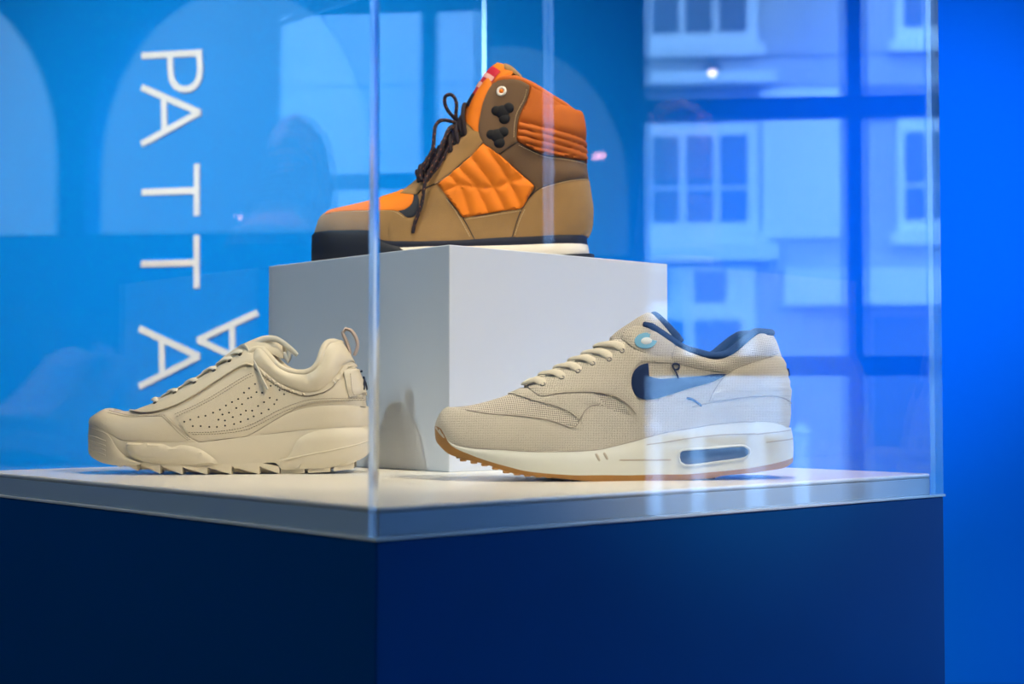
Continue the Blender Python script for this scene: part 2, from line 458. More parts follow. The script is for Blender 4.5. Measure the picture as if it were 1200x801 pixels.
centred('riser', S/2-0.0004, 1.0-T, 1.0-0.0042, 'riser_slate', 'grey blue riser slab between the plinth and the white display board', 'board', 0.0004)
centred('display_board', S/2, 1.0-0.0042, 1.0, 'board_white', 'glossy white display board the three shoes and block stand on', 'board', 0.0016)
case = empty('acrylic_case', 'clear acrylic display case covering the shoes, mirroring a window', 'case', (mid.x, mid.y, 1.0-T), ROT)
def pane(lo, hi):
    bm = bmesh.new(); add_box(bm, lo, hi)
    bmesh.ops.recalc_face_normals(bm, faces=bm.faces)
    ext = [hi[i]-lo[i] for i in range(3)]; thin = ext.index(min(ext))
    for f in bm.faces:
        f.material_index = 0 if abs(f.normal[thin]) > 0.5 else 1
    return from_bm('pane', bm, [M['acrylic'], M['acrylic_edge']], case)
a = S/2; e = 0.0002
pane((-a-PT, -a-PT, 0), (a+PT, -a-e, HC))            # right-hand front sheet
pane((-a-PT, -a, 0), (-a-e, a, HC))                  # left-hand front sheet
pane((-a-PT, a+e, 0), (a+PT, a+PT, HC))
pane((a+e, -a, 0), (a+PT, a, HC))
pane((-a-PT, -a-PT, HC+e), (a+PT, a+PT, HC+PT))

BW, BL, BH = 0.2945, 0.300, 0.2065
bc = CF @ Vector((0.3059+BW/2, 0.3021+BL/2, 0))
blk = box('display_block', (-BW/2, -BL/2, 0), (BW/2, BL/2, BH), M['block_white'], None, None, 0.0009)
blk.location = (bc.x, bc.y, 1.0); blk.rotation_euler = (0, 0, ROT)
tag(blk, 'white square block raising the orange boot inside the case', 'block')

# ------------------------------------------------------------------ measured outlines of the three shoes (mm, x from the toe, z from the sole)
RUNNER = {
 'loc': (-0.0643, 1.2406), 'yaw': 0.0873,
 'top': (1.1,43.9, 1.8,46.5, 3.1,49.7, 5.2,54.1, 8.1,57.2, 12.8,59.5, 19.3,59.8, 27.1,60.6, 45.4,64.8, 65.1,71.3, 78.3,77.3, 83.5,81.0, 98.1,87.6, 113.9,95.5, 129.9,103.4, 145.8,111.4, 157.8,118.5, 164.5,124.6, 175.2,130.0),
 'heel': (274.8,123.2, 281.6,123.0, 287.8,117.7, 291.5,108.4, 293.9,99.8, 296.5,89.2, 299.4,73.2, 300.9,59.9, 300.3,48.0, 298.6,41.9),
 'sole_heel': (300.6,46.7, 300.6,42.7, 300.8,40.0, 301.6,34.7, 301.8,28.1, 302.0,22.8, 302.0,16.9),
 'tongue': (147.2,113.2, 156.5,121.2, 164.5,126.5, 175.2,133.4, 183.8,137.4),
 'tongue_flap': (183.8,137.4, 190.0,135.3, 196.7,130.9, 204.7,119.5, 210.0,111.6),
 'zb': (0.9,42.0, 3.3,38.2, 8.2,33.2, 15.6,29.0, 30.4,26.7, 55.1,25.5, 80.5,24.1, 105.9,24.3, 126.4,25.2, 144.3,28.5, 164.9,33.5, 185.6,38.6, 208.9,42.3, 234.8,46.1, 262.1,47.8, 280.5,46.6, 294.2,42.2),
 'gum_top': (1.8,43.8, 5.2,41.1, 8.2,34.5, 11.4,29.4, 26.9,21.6, 42.7,16.0, 55.8,12.4, 72.8,8.3, 95.2,6.1, 116.1,5.0, 134.0,5.0, 154.5,4.6, 179.2,4.9, 200.2,4.9, 226.8,6.8, 251.0,9.0, 271.8,12.1, 292.0,15.9, 301.0,17.9),
 'gum_bot': (-0.0,43.2, 0.4,34.9, 4.5,27.2, 10.2,21.7, 20.5,18.2, 38.5,14.0, 51.8,9.4, 59.4,7.1, 76.6,4.7, 95.7,3.1, 109.5,1.5, 130.2,-0.3, 179.2,-0.1, 221.6,1.3, 239.8,4.2, 253.5,5.2, 271.7,7.2, 289.1,9.5, 302.5,15.1),
 'collar': (158.0,125.7, 167.8,127.6, 172.7,126.6, 180.7,122.0, 189.8,115.9, 196.2,111.3, 200.9,108.0, 207.9,104.9, 215.1,102.9, 222.1,100.9, 229.2,99.6, 236.5,100.4, 241.7,102.5, 250.6,109.2, 260.5,117.1, 268.6,121.1, 274.8,121.1),
 'mudguard': (11.1,59.4, 25.4,56.4, 42.6,53.9, 67.8,52.2, 88.1,49.6, 100.9,45.6, 107.2,43.5, 111.6,44.5, 115.2,48.8, 119.5,56.4, 125.2,60.7, 131.6,61.5, 139.3,58.2, 149.5,54.6, 159.8,53.4, 175.3,54.6, 190.8,56.4, 208.9,59.7, 224.5,63.3, 248.0,67.1, 271.3,68.9, 287.3,67.1, 297.3,62.6),
 'vamp_strap': (61.4,71.1, 77.9,65.3, 93.2,61.5, 106.0,56.4, 112.1,52.1, 114.1,48.6, 116.2,52.1, 119.5,56.9, 125.2,61.5, 131.6,62.3, 138.0,59.2, 133.1,65.3, 129.0,70.1, 123.9,71.4, 100.9,70.1, 85.6,67.8, 79.2,71.9, 73.4,75.9),
 'eyestay': (75.4,77.5, 79.2,72.2, 85.6,67.8, 100.9,70.4, 123.9,71.7, 134.2,70.9, 144.4,68.6, 154.7,62.3, 161.9,53.9, 164.0,57.7, 161.9,67.9, 158.6,78.0, 161.0,88.2, 167.7,95.9, 180.6,95.9, 194.8,95.4, 191.0,101.1, 175.5,102.8, 161.3,107.4, 155.6,113.7, 152.3,115.8, 139.4,108.6, 126.5,102.9, 113.7,96.5, 100.9,90.2, 85.6,83.0),
 'collar_lobe': (156.2,114.8, 158.8,120.9, 163.9,125.3, 170.4,126.0, 180.7,121.0, 189.7,114.9, 196.2,110.3, 192.5,102.3, 191.5,98.0, 178.1,101.8, 163.9,107.1),
 'collar_knit': (196.7,110.3, 209.2,104.2, 222.1,99.9, 232.5,98.6, 244.3,103.0, 256.6,112.1, 265.6,119.0, 272.3,120.7, 280.4,115.5, 285.9,104.4, 265.4,98.3, 248.1,92.0, 237.7,88.4, 222.1,89.9, 203.9,93.4, 192.8,97.0, 193.6,102.3),
 'side_mark': (173.1,95.4, 167.7,94.1, 163.0,90.8, 159.9,86.2, 158.6,80.6, 158.9,75.0, 160.7,70.4, 164.0,67.3, 170.2,65.8, 177.9,66.3, 190.9,69.9, 209.0,75.5, 227.2,80.7, 239.8,86.6, 229.9,86.8, 216.9,85.0, 201.3,83.7, 188.3,82.9, 180.0,82.9, 173.6,84.7),
 'heel_counter': (223.2,64.3, 224.6,67.9, 227.7,73.5, 235.1,83.2, 245.5,90.7, 262.4,97.0, 279.4,101.4, 287.9,101.3, 291.6,88.9, 295.3,73.2, 297.3,63.4, 287.3,67.4, 271.3,69.2, 248.0,67.4),
 'laces': (88.1,76.7, 103.5,82.3, 116.8,87.7, 129.1,94.0, 142.5,97.6, 153.5,104.8),
 'lace_tops': (77.4,81.3, 91.2,89.1, 104.0,93.2, 116.3,98.3, 127.8,104.0, 138.1,113.2),
 'window': (197.9,18.9, 198.2,22.5, 200.5,24.3, 204.9,24.8, 221.7,25.7, 245.2,27.4, 251.1,27.2, 254.8,24.8, 255.1,21.7, 252.7,19.2, 247.7,17.7, 226.9,15.3, 208.7,13.3, 202.3,13.3, 198.9,15.4),
 'groove': (147.4,17.1, 190.6,16.9),
 'groove_heel': (262.0,37.5, 277.3,38.9, 298.5,40.5),
 'groove_heel_low': (270.4,30.7, 283.6,32.0, 302.1,33.4),
 'groove_top': (170.1,29.2, 185.5,31.2, 208.8,34.7, 234.8,37.2, 262.0,38.0),
 'vents': (127.9,23.7, 131.0,18.1, 134.6,24.5, 137.6,19.1),
 'badge': (172.4,113.3),
 'mark': (197.6,82.7, 196.1,86.8, 194.3,90.3, 193.0,93.4, 194.8,94.9, 197.7,94.4, 198.7,92.6, 197.2,90.3, 194.8,90.1),
 'tail': (204.3,67.1, 209.0,65.8, 213.1,63.3, 216.7,60.4),
}
CHUNKY = {
 'loc': (-0.3807, 1.3463), 'yaw': 0.0524,
 'top': (0.8,44.6, 1.2,46.9, 2.8,48.5, 5.5,50.3, 8.7,52.4, 11.9,54.5, 16.2,56.1, 24.2,55.4, 32.2,55.4, 41.4,57.0, 49.4,59.8, 56.2,62.6, 67.6,68.8, 79.1,74.2, 90.5,80.7, 102.0,87.7, 113.4,94.7, 124.9,101.6, 134.1,106.8, 145.6,113.3),
 'heel': (214.0,120.5, 218.2,120.9, 223.3,119.1, 228.4,114.4, 232.6,107.9, 236.9,99.9, 240.9,89.4, 245.1,76.6, 247.9,62.6, 249.8,48.6, 250.6,39.2),
 'sole_heel': (250.1,42.7, 251.7,38.1, 252.5,29.9, 252.5,20.6, 251.1,14.8, 247.0,10.1, 241.2,5.5, 236.5,2.5),
 'tongue': (115.7,97.4, 124.9,104.4, 134.1,111.0, 145.6,116.6, 156.0,120.3, 165.2,119.9, 171.5,115.7),
 'pull': (233.3,106.9, 231.9,112.8, 229.1,120.5, 226.3,126.8, 229.0,130.3, 233.7,128.9, 237.9,123.3, 240.0,116.3, 238.9,110.5, 236.8,105.8),
 'zb': (2.7,44.7, 12.6,41.7, 21.8,37.7, 29.4,33.3, 38.1,29.5, 56.9,28.7, 74.7,28.3, 103.7,28.4, 121.6,30.2, 144.0,33.1, 175.4,36.5, 193.4,38.7, 208.9,40.0, 230.9,41.3, 250.8,41.6),
 'sole_bot': (-0.3,41.8, -0.4,32.6, 2.3,22.4, 6.1,16.9, 12.9,13.3, 20.8,11.4, 33.4,8.9, 50.4,6.1, 70.5,1.5, 90.6,0.1, 112.9,-0.2, 133.0,-0.2, 153.2,-0.0, 171.1,0.1, 198.0,1.4, 216.7,3.3, 228.8,5.5, 239.8,8.6, 252.5,18.3),
 'band': (39.4,22.6, 43.1,16.5, 50.4,12.8, 63.7,10.1, 86.0,8.5, 108.4,8.0, 130.7,8.1, 153.1,9.0, 171.0,10.5),
 'collar': (143.5,107.5, 150.2,111.6, 155.1,111.6, 161.5,105.7, 167.1,99.4, 172.8,94.4, 179.6,91.2, 186.3,89.6, 193.1,89.4, 198.7,90.6, 204.2,94.4, 208.2,100.8, 210.3,108.2, 212.5,113.9, 215.6,117.4, 219.5,118.8, 223.9,117.5),
 'band_pad': (150.2,111.1, 155.1,111.1, 161.5,105.0, 167.1,98.7, 172.8,93.7, 179.6,90.5, 186.3,89.0, 193.1,88.7, 199.2,89.9, 204.9,93.8, 208.8,100.2, 211.0,107.5, 213.2,113.2, 216.2,116.7, 220.2,119.1, 225.0,117.3, 229.9,113.1, 233.9,106.7, 237.9,99.0, 232.8,98.9, 228.4,97.0, 222.9,88.9, 217.5,82.0, 212.0,76.8, 206.5,74.0, 195.4,72.4, 181.9,76.3, 172.9,80.8, 166.1,85.8, 159.3,91.4, 152.5,96.6, 148.0,101.1),
 'band_strip': (151.9,96.2, 158.6,90.7, 165.4,85.1, 172.4,80.1, 181.4,75.6, 195.4,71.7, 207.0,73.3, 212.7,76.1, 218.1,81.3, 223.6,88.2, 229.1,96.3, 232.8,98.0, 238.1,98.5, 239.5,95.6, 234.0,95.2, 230.6,93.1, 225.8,85.5, 220.4,78.6, 214.2,73.6, 207.6,71.1, 195.4,69.2, 180.6,73.3, 171.1,77.6, 163.9,82.6, 157.1,88.3, 150.3,93.7),
 'cap': (20.8,56.3, 27.9,52.9, 39.1,51.2, 54.5,51.7, 70.0,52.3, 75.0,51.0, 81.3,45.6, 92.5,34.8, 103.7,28.4),
 'cap_bottom': (103.7,28.4, 74.7,28.3, 38.1,29.5, 29.4,33.3, 21.8,37.7, 12.6,41.7, 2.7,44.7),
 'bumper': (2.3,45.4, 8.3,45.3, 15.2,43.5, 25.1,40.9, 28.6,38.5, 31.9,34.2, 35.7,28.4, 39.4,21.7, 42.6,16.5, 46.8,13.2, 50.4,11.0, 50.4,6.3, 33.4,9.2, 20.8,11.4, 12.9,13.3, 6.1,16.9, 2.3,22.4, -0.2,32.6),
 'eyestay': (39.3,55.2, 51.1,53.7, 61.1,54.4, 72.2,57.1, 85.6,62.2, 98.9,69.9, 112.3,79.0, 125.7,88.0, 136.8,94.8, 143.5,97.1, 148.9,95.3, 150.3,98.9, 148.0,105.7, 143.5,107.5, 139.0,105.0, 130.1,99.8, 118.9,93.0, 107.7,86.2, 96.6,79.4, 85.5,73.3, 74.4,67.9, 63.3,61.8, 56.6,59.3, 48.7,56.9),
 'quarter': (83.9,51.0, 99.0,57.5, 114.6,66.1, 130.2,76.0, 143.6,84.2, 149.9,88.0, 152.6,91.2, 161.6,84.2, 171.8,76.9, 180.6,72.2, 195.0,68.1, 208.7,69.9, 216.4,73.4, 221.9,77.5, 228.5,85.5, 230.7,91.7, 239.5,93.9, 242.8,85.7, 246.2,74.2, 247.9,64.9, 230.8,64.9, 204.4,63.1, 188.7,58.6, 170.8,48.7, 157.4,40.8, 144.9,33.8, 121.6,31.1, 104.6,29.3, 94.7,35.2),
 'foxing': (144.9,33.3, 152.9,37.4, 161.9,42.8, 170.8,48.2, 182.0,54.1, 193.3,57.7, 206.6,60.0, 219.8,60.8, 235.2,60.3, 248.8,58.4, 250.6,42.1, 230.9,41.6, 208.9,40.2, 193.4,38.9, 175.4,36.7),
 'tab': (228.0,90.6, 232.9,92.5, 241.2,93.5, 243.5,87.5, 246.1,76.5, 247.5,70.0, 241.8,69.1, 233.4,67.7, 231.2,75.2),
 'logo_a': (240.2,89.8, 241.5,90.7, 242.6,89.4),
 'logo_b': (242.6,85.7, 243.3,83.2),
 'logo_c': (243.3,83.2, 243.5,74.1),
 'logo_d': (243.5,80.6, 244.8,80.6, 245.5,74.2),
 'perf': (91.1,46.2, 98.5,42.4, 96.2,48.0, 105.2,42.4, 103.1,50.3, 112.6,41.7, 109.1,51.4, 119.1,41.7, 115.6,54.1, 120.3,48.0, 126.0,42.8, 121.4,56.8, 123.7,52.5, 125.9,47.3, 133.8,44.2, 126.5,60.4, 129.3,54.1, 132.6,50.3, 139.4,46.2, 131.7,63.4, 135.5,58.2, 139.4,52.5, 145.7,48.5, 137.0,66.1, 140.4,61.6, 143.8,55.9, 150.6,50.9, 141.9,71.7, 145.5,66.8, 149.2,55.9, 157.3,53.6, 146.2,75.6, 148.2,67.7, 154.3,60.0, 163.6,57.0, 151.3,79.4, 152.7,72.2, 159.5,63.4, 168.5,61.6, 157.6,71.7, 164.4,67.2, 165.0,77.8, 170.7,65.4, 172.9,74.0, 177.0,70.4),
 'st1': (82.3,52.3, 99.0,60.0, 114.6,68.6, 130.2,78.5, 142.5,86.2, 149.9,89.4),
 'st2': (83.9,50.5, 100.1,58.0, 115.7,66.5, 131.3,76.5, 143.6,84.2, 150.3,87.1),
 'st3': (94.7,36.8, 117.1,37.4, 139.4,40.6, 152.9,45.7, 170.8,55.4, 188.7,62.7, 204.4,66.1, 228.6,66.8, 246.2,66.8),
 'st4': (98.1,35.2, 119.3,35.6, 141.7,38.5, 155.1,43.7, 173.0,53.2, 191.0,60.6, 205.5,64.0, 228.6,64.9, 246.2,64.9),
 'st5': (20.3,52.4, 39.1,49.2, 54.5,49.7, 70.1,50.3, 73.6,48.7, 79.5,43.6, 90.3,33.4, 95.9,29.4),
 'st6': (20.3,54.0, 39.1,50.5, 54.9,50.8, 71.2,51.4, 75.4,49.4, 81.7,43.8, 93.0,33.4, 98.1,29.4),
 'st7': (232.0,89.0, 240.8,90.7),
 'st8': (232.4,88.3, 235.6,70.0, 245.7,71.4),
 'st9': (150.3,92.5, 157.1,87.1, 163.9,81.5, 171.3,76.5, 180.6,72.2, 195.4,68.1, 207.7,69.9),
 'front_pod': (40.1,28.4, 56.9,27.4, 73.6,26.9, 81.4,24.0, 88.1,26.0, 97.1,25.1, 106.0,22.1, 113.9,16.9, 119.0,12.4, 120.9,9.3, 103.9,9.1, 86.0,9.6, 68.2,10.5, 54.8,12.6, 46.8,15.9, 42.6,21.0),
 'rear_pod': (174.4,10.3, 182.2,16.4, 186.7,25.4, 191.1,31.5, 197.9,35.5, 208.9,38.6, 228.7,40.2, 249.7,40.3, 251.8,32.2, 251.4,16.0, 239.8,9.3, 220.0,6.2, 198.0,4.8, 176.7,4.0, 173.3,6.2),
 'pod_line': (173.7,12.3, 186.7,14.8, 202.4,17.9, 219.9,21.2, 237.5,25.2, 251.8,29.9),
 'pod_line_low': (175.5,6.7, 193.5,7.1, 211.2,8.7, 228.8,11.0, 242.0,14.3),
 'laces': (63.3,61.6, 79.9,70.6, 97.7,79.6, 114.4,90.5, 127.8,99.3, 137.2,105.2),
 'lace_tops': (58.4,63.2, 72.1,71.7, 87.2,78.9, 102.8,88.0, 115.5,95.5, 127.8,105.6),
 'end_strand': (130.0,107.9, 135.6,112.9, 140.1,113.4, 144.6,107.9, 149.1,100.0, 153.7,92.1, 158.2,83.0, 163.0,74.7),
 'bow_a': (141.2,112.9, 150.2,116.6, 160.3,120.0, 169.3,119.3, 176.0,115.3, 182.8,109.8, 187.6,105.3),
 'bow_b': (168.2,114.3, 174.9,114.3, 179.0,110.7, 180.4,105.7, 179.5,100.1, 176.8,103.5, 174.5,108.0),
}
BOOT = {
 'loc': (-0.2099, 1.5601), 'yaw': -0.0349,
 'top': (-0.3,12.9, 1.1,19.8, 3.0,28.0, 4.9,34.9, 5.9,40.4, 7.3,45.9, 9.8,50.9, 13.1,53.9, 20.2,56.9, 34.0,59.9, 62.1,66.1, 78.0,71.5, 94.5,77.2, 108.3,86.8, 119.2,97.8, 133.0,112.8, 146.7,127.4, 157.6,140.3, 165.9,156.8, 172.7,171.9, 182.3,185.7, 191.9,195.3),
 'heel': (278.3,160.2, 283.2,154.1, 285.3,143.6, 286.4,132.6, 287.2,118.8, 287.7,102.4, 289.9,87.2, 292.3,72.1, 294.2,55.7, 293.6,42.0, 291.7,33.8, 289.2,30.0),
 'sole_heel': (288.4,30.5, 288.9,21.5, 289.7,18.7, 290.8,10.5, 291.1,5.9),
 'tongue': (143.9,129.3, 154.9,143.9, 165.9,165.1, 176.8,184.3, 186.4,198.9, 193.3,206.6, 199.4,209.9),
 'tongue_back': (199.4,209.9, 207.1,206.8, 213.1,201.5, 218.6,195.9),
 'zb': (6.2,34.6, 36.7,32.1, 67.1,31.3, 77.9,21.9, 89.9,16.5, 103.3,15.1, 131.3,17.4, 171.3,20.7, 211.3,23.5, 237.9,24.8, 264.4,26.7, 289.0,28.2),
 'foxing_top': (77.9,21.4, 88.6,20.0, 110.0,19.9, 131.3,20.1, 158.0,21.1, 184.7,23.1, 211.3,24.6, 237.9,25.6, 264.4,27.2, 289.0,28.8),
 'stripe_top': (102.0,13.0, 126.0,14.2, 158.0,14.6, 198.0,15.6, 237.9,16.8, 264.4,17.8, 289.5,18.8),
 'stripe_bot': (102.0,5.2, 158.0,5.0, 211.3,5.1, 264.4,6.6, 290.6,9.2),
 'collar': (188.6,182.2, 193.9,186.0, 200.6,189.1, 211.3,189.1, 219.3,187.4, 228.6,183.5, 238.0,178.1, 248.6,171.5, 259.2,165.5, 268.6,160.7, 276.7,156.2),
 'guard': (2.0,4.4, 3.5,17.3, 6.2,32.2, 22.0,32.5, 45.4,31.6, 66.6,31.0, 75.2,23.5, 83.2,19.7, 93.9,16.2, 102.5,13.2, 91.3,7.9, 81.9,4.2, 77.9,1.0),
 'vamp': (17.0,50.6, 24.9,52.1, 36.6,52.8, 67.6,52.2, 91.2,52.1, 96.8,51.3, 104.0,53.9, 108.8,58.7, 110.9,65.1, 110.1,68.9, 98.1,71.1),
 'gusset': (111.2,68.9, 114.4,69.4, 116.8,60.5, 115.2,49.8, 111.2,45.0, 105.1,44.3, 100.5,47.5, 95.4,51.3, 104.0,53.4, 109.3,58.4),
 'throat': (95.4,71.1, 109.8,68.9, 115.2,68.8, 118.4,72.6, 135.2,80.5, 147.2,89.1, 157.9,98.6, 168.6,107.7, 181.9,122.6, 177.1,133.4, 168.6,134.5, 160.5,128.7, 151.2,119.3, 136.5,104.7, 124.5,91.3, 113.6,80.7),
 'side': (119.2,71.2, 134.4,78.4, 144.6,64.4, 160.6,45.1, 174.0,21.0, 147.3,19.5, 112.6,15.9, 103.3,14.8, 89.9,16.5, 85.9,32.6, 92.5,49.9, 96.5,50.2, 105.1,43.2, 112.0,44.2, 116.3,49.8),
 'quilt': (135.8,78.4, 147.2,88.5, 157.9,98.1, 168.6,107.2, 181.9,121.6, 198.5,109.7, 216.6,93.0, 234.7,76.8, 227.8,64.6, 221.9,54.4, 200.6,50.8, 179.3,47.1, 160.9,44.6, 147.3,63.1),
 'gore': (161.4,43.8, 179.3,46.3, 200.6,50.0, 221.4,53.4, 217.1,42.7, 211.3,23.5, 172.7,21.0, 167.3,33.6),
 'counter': (222.4,53.9, 229.4,65.1, 239.5,74.1, 260.5,81.4, 280.6,86.3, 288.8,87.4, 292.1,70.5, 294.0,54.6, 293.4,40.9, 291.5,32.4, 289.0,28.8, 237.9,25.0, 212.3,23.8, 217.7,42.2),
 'ankle': (198.5,110.2, 216.6,122.4, 224.6,117.3, 243.2,109.1, 264.5,106.4, 286.9,104.4, 288.3,88.4, 280.6,87.1, 260.5,82.2, 239.2,74.9, 234.7,77.9, 216.6,94.0),
 'hook_panel': (189.4,182.2, 194.7,186.5, 201.1,188.6, 211.3,188.5, 219.8,186.8, 228.9,181.9, 229.2,177.9, 225.9,165.8, 219.3,152.5, 216.6,139.1, 215.8,125.7, 217.1,122.4, 207.3,116.1, 197.9,110.2, 189.9,115.6, 181.9,122.1, 177.1,133.9, 179.2,152.7, 183.2,168.8),
 'pad': (229.4,181.9, 238.0,177.0, 259.2,164.7, 277.5,155.2, 282.9,149.5, 285.1,139.5, 286.1,129.3, 286.9,105.0, 264.5,107.2, 243.2,110.0, 224.6,118.1, 217.1,123.2, 216.3,131.0, 217.7,144.4, 221.9,156.5, 227.3,168.5),
 'hook_a': (201.9,153.4),
 'hook_b': (196.6,128.5),
 'rivet': (201.1,175.1),
 'st1': (144.6,63.1, 155.3,48.3, 168.7,24.2),
 'st2': (164.6,42.4, 184.6,45.5, 221.4,51.5),
 'st3': (224.6,52.8, 219.3,41.4, 213.9,25.1),
 'st4': (241.9,74.1, 260.5,80.1, 288.3,86.7),
 'st5': (226.2,177.1, 223.3,165.9, 216.6,152.5, 213.9,139.1, 213.4,125.7),
 'st6': (132.6,78.4, 147.2,87.7, 157.9,96.5, 171.2,109.3),
 'st7': (24.9,50.4, 45.3,50.4, 67.6,50.3, 89.8,50.2, 103.2,42.7),
 'st8': (217.9,118.9, 243.2,107.3, 264.5,104.5, 286.9,102.3),
 'q1': (147.2,88.5, 160.6,72.4, 168.6,46.1),
 'q2': (156.6,97.0, 173.9,77.7, 187.8,48.7),
 'q3': (168.6,107.2, 187.3,84.3, 205.4,51.3),
 'q4': (181.9,120.5, 203.3,90.9, 221.4,54.4),
 'qh': (141.9,71.1, 157.9,78.3, 179.3,74.4, 197.9,76.2, 211.3,82.3, 224.6,84.9),
 'eyelets': (119.2,77.9, 131.2,87.3, 143.2,97.1, 155.2,108.6, 167.2,120.6),
 'lace_tops': (115.2,83.3, 125.8,94.0, 138.6,107.9, 150.4,121.2, 161.9,131.4),
 'loop_up': (155.2,144.3, 150.3,151.6, 144.4,158.3, 140.9,166.4, 141.7,173.2, 147.1,175.0, 151.9,170.4, 153.5,162.3, 152.5,154.2, 154.6,146.2, 157.3,142.7),
 'loop_left': (157.8,143.5, 147.1,147.0, 137.8,147.1, 132.4,140.9, 131.1,128.9, 130.3,116.8, 125.3,106.1, 119.1,95.4, 117.0,86.0, 121.0,82.8, 127.2,94.0, 132.5,106.0, 139.2,118.1, 143.2,131.5, 147.1,140.8, 155.2,143.5),
 'end': (156.8,142.7, 146.1,137.4, 141.8,126.1, 136.5,110.0, 130.6,96.6, 125.3,86.0, 122.1,72.6, 120.6,60.5, 117.1,48.5, 113.1,37.8, 111.0,27.6),
 'end_b': (156.8,142.1, 151.2,136.3, 149.3,126.1, 143.2,112.7, 136.5,99.3, 129.1,88.6, 123.7,80.6),
}
# ------------------------------------------------------------------ shoe modelling tools (shoe space in mm: x toe to heel, y < 0 outer side, z up)
def pairs(t): return [(t[i], t[i+1]) for i in range(0, len(t), 2)]

def pchip(pts):
    pts = sorted(pts)
    q = [pts[0]]
    for p in pts[1:]:
        if p[0] > q[-1][0]+1e-4: q.append(p)
    x = np.array([p[0] for p in q], float); y = np.array([p[1] for p in q], float)
    hh = np.diff(x); d = np.diff(y)/hh
    m = np.zeros(len(x)); m[0] = d[0]; m[-1] = d[-1]
    for i in range(1, len(x)-1):
        if d[i-1]*d[i] > 0:
            w1 = 2*hh[i]+hh[i-1]; w2 = hh[i]+2*hh[i-1]
            m[i] = (w1+w2)/(w1/d[i-1]+w2/d[i])
    xs = x.tolist(); ys = y.tolist(); ms = m.tolist()
    import bisect
    def f(v):
        if v <= xs[0]: return ys[0]
        if v >= xs[-1]: return ys[-1]
        i = bisect.bisect_right(xs, v)-1
        h_ = xs[i+1]-xs[i]; t = (v-xs[i])/h_
        a = 1-t
        return (ys[i]*(1+2*t)*a*a + ms[i]*h_*t*a*a + ys[i+1]*t*t*(3-2*t) + ms[i+1]*h_*t*t*(t-1))
    return f

def smooth(t): t = min(1, max(0, t)); return t*t*(3-2*t)

class Plan:
    """half width of the shoe along its length, rounded at toe and heel"""
    def __init__(s, L, pts, Rt, Rh, pt=2.3, ph=2.4):
        s.L, s.W, s.Rt, s.Rh, s.pt, s.ph = L, pchip(pts), Rt, Rh, pt, ph
    def __call__(s, x):
        a = min(1, max(0, 1-x/s.Rt)); b = min(1, max(0, 1-(s.L-x)/s.Rh))
        return s.W(x)*max(0, 1-a**s.pt)**(1/s.pt)*max(0, 1-b**s.ph)**(1/s.ph)

class Surf:
    vscale = 50.0
    def normal(s, u, v):
        h = 0.25; k = 0.008
        a = s.P(max(0.02, u-h), v); b = s.P(min(s.L-0.02, u+h), v)
        c = s.P(u, max(0, v-k)); d = s.P(u, min(s.vtop, v+k))
        n = (b-a).cross(d-c)
        if n.length < 1e-9: return Vector((0, -1, 0))
        n.normalize()
        p = s.P(u, v)
        q = Vector((min(max(u, 22), s.L-22), 0, s.zref(u)))
        if n.dot(p-q) < 0: n = -n
        return n
    def at(s, x, z, off=0.0):
        u, v = s.inv(x, z)
        return s.P(u, v) + s.normal(u, v)*off

class Upper(Surf):
    def __init__(s, L, top, zb, heel, plan, a_toe, a_heel, collar=None, ext=30, ext_ramp=40, a_from=0.35, a_to=0.6, vscale=80.0):
        s.L = L; s.vtop = PI/2 + 0.3; s.plan = plan; s.vscale = vscale; s.zb = pchip(zb)
        s.heel = pchip([(z, x) for x, z in heel])
        s.a0, s.a1, s.af, s.at_ = a_toe, a_heel, a_from, a_to
        tp = list(top)
        s.coll = None
        if collar:
            s.coll = pchip(collar); s.cx0 = collar[0][0]
            xe = top[-1][0]
            for k in range(1, 14):
                x = xe + (L-xe)*k/13
                tp.append((x, s.coll(x) + ext*smooth((x-s.cx0)/ext_ramp) ))
        s.top = pchip(tp)
    def shift(s, u, z): return (s.heel(z)-s.L)*smooth((u/s.L-0.45)/0.5)
    def zref(s, u): return s.zb(u) + 0.25*(s.top(u)-s.zb(u))
    def P(s, u, v):
        b = s.zb(u); z = b + max(0.5, s.top(u)-b)*math.sin(v)
        c = math.cos(v)
        e = s.a0 + (s.a1-s.a0)*smooth((u/s.L-s.af)/(s.at_-s.af))
        y = -s.plan(u)*math.copysign(abs(c)**e, c) if abs(c) > 1e-9 else 0.0
        return Vector((u+s.shift(u, z), y, z))
    def inv(s, x, z):
        u = x
        for _ in range(8): u = x - s.shift(min(max(u, 0), s.L), z)
        u = min(max(u, 0.05), s.L-0.02)
        b = s.zb(u)
        t = (z-b)/max(0.5, s.top(u)-b)
        return u, math.asin(min(1, max(0, t)))
    def vcut(s, u):
        if not s.coll: return PI/2
        lo = None
        n = 60
        for i in range(n+1):
            v = PI/2*i/n
            p = s.P(u, v)
            if p.x > s.cx0 and p.z > s.coll(p.x):
                if i == 0: return 0.02
                a, b = PI/2*(i-1)/n, v
                for _ in range(14):
                    m = (a+b)/2; q = s.P(u, m)
                    if q.x > s.cx0 and q.z > s.coll(q.x): b = m
                    else: a = m
                return a
        return PI/2

